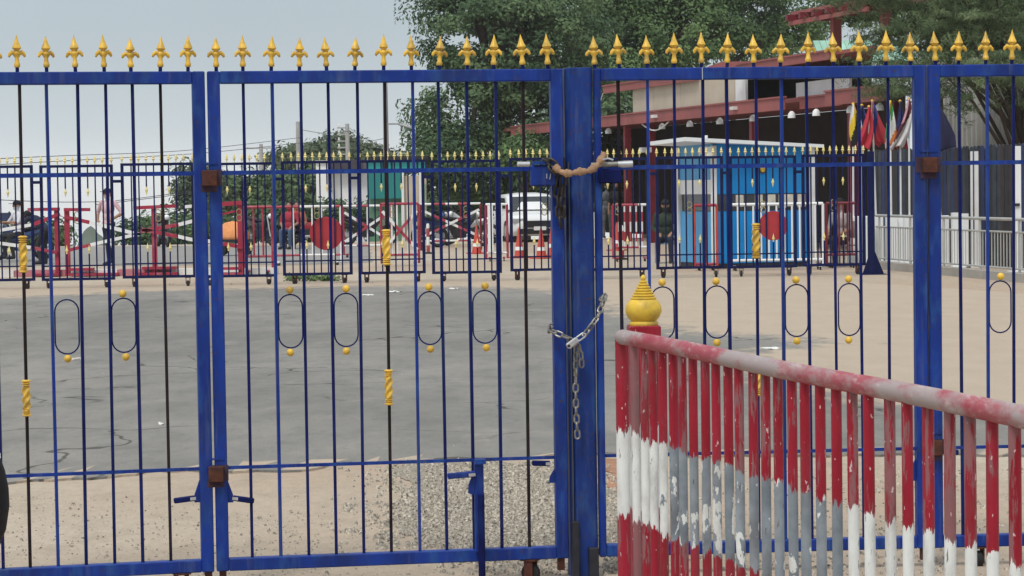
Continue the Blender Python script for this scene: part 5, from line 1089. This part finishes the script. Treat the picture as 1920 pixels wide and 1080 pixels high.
person('person in dark cap and pale shirt sitting on the motorbike at far left', at(38, 57.2), 2.2, pose(UP, el=(-.27, .16, .94), er=(.27, .16, .94), wl=(-.24, .42, .95), wr=(.24, .42, .95), kl=(-.2, .36, .62), kr=(.2, .36, .62), al=(-.22, .26, .16), ar=(.22, .26, .16)), cset(PALE, DK), cap=BLACK)
person('seated person in a red shirt and jeans behind the white uprights', at(545, 66), 2.9, SIT, cset(REDC, JEAN), hair=True)
person('seated person in an orange shirt beside the red shirted one', at(557, 66.4), 3.3, SIT, cset(M_('orange_shirt', (.5, .16, .08), .85), NV))
person('guard in dark green uniform seated left of the blue booth', at(1249, 49.6), 3.0, SIT, cset(GRN, NV, GRN), cap=BLACK)
person('standing person in grey camouflage right of the thick gate post', at(1139, 74), 3.3, STAND, cset(CAMO, CAMO, CAMO), cap=DK)
person('standing person in jeans and dark shirt behind the right latch box', at(1158, 73), 2.9, STAND, cset(DK, JEAN))
person('seated person in black cap and grey shirt right of the blue booth', at(1578, 46.0), 2.4, pose(SIT), cset(GREYC, DK), cap=BLACK)
def chair(label, u, Y, rz, m, h=.45):
    t = thing('chair', label, 'chair', at(u, Y), rz, 'seats of the people in the yard')
    MB().bx(-.22, .22, -.2, .22, h-.03, h).build('seat', m, t, bevel=.008); MB().bx(-.22, .22, -.23, -.20, h+.12, h+.45).build('backrest', m, t, bevel=.008)
    for x in (-.2, .2):
        for y in (-.2, .2): MB().bx(x-.015, x+.015, y-.015, y+.015, 0, h-.03 if y > 0 else h+.45).build('leg', m, t) if y > 0 else MB().bx(x-.015, x+.015, y-.034, y-.006, 0, h-.031).build('leg', m, t)
BLC = M_('pale_blue_plastic', (.22, .32, .5), .45)
chair('pale blue chair under the guard in dark green', 1249, 49.6, 3.0, BLC, .42); chair('grey chair under the person in grey shirt', 1578, 46.0, 2.4, M_('grey_plastic', (.3, .3, .3), .5), .42); chair('dark chair under the person in the red shirt', 545, 66, 2.9, DARK_IRON, .42); chair('dark chair under the person in the orange shirt', 557, 66.4, 3.3, DARK_IRON, .42)
# the person at the left picture edge: only an elbow in a black sleeve shows
pe = W(13, 930, 4.6)
pn = person('person in navy shirt and black arm sleeve, cut off at left edge', Vector((pe.x-.292, 4.6, 0)), 0, pose(STAND, sr=(.19, 0, 1.40), er=(.232, -.02, 1.10), wr=(.215, .05, .90)), dict(skin=SKIN, top=NV, sleeve=NV, fore=BLACK, leg=BLACK, shoe=SHOE), voxel=.010)
MB().tube([(.222, .04, .905), (.232, .03, .93), (.244, .015, .965), (.250, 0, 1.0), (.250, -.008, 1.03), (.246, -.014, 1.06), (.238, -.02, 1.09)], [.034, .038, .043, .046, .047, .047, .046], 16).build('loose_sleeve', BLACK, pn, True)
MB().tube([(.238, -.02, 1.091), (.237, -.02, 1.099)], .0485, 16).build('sleeve_band', WHITE, pn, True)
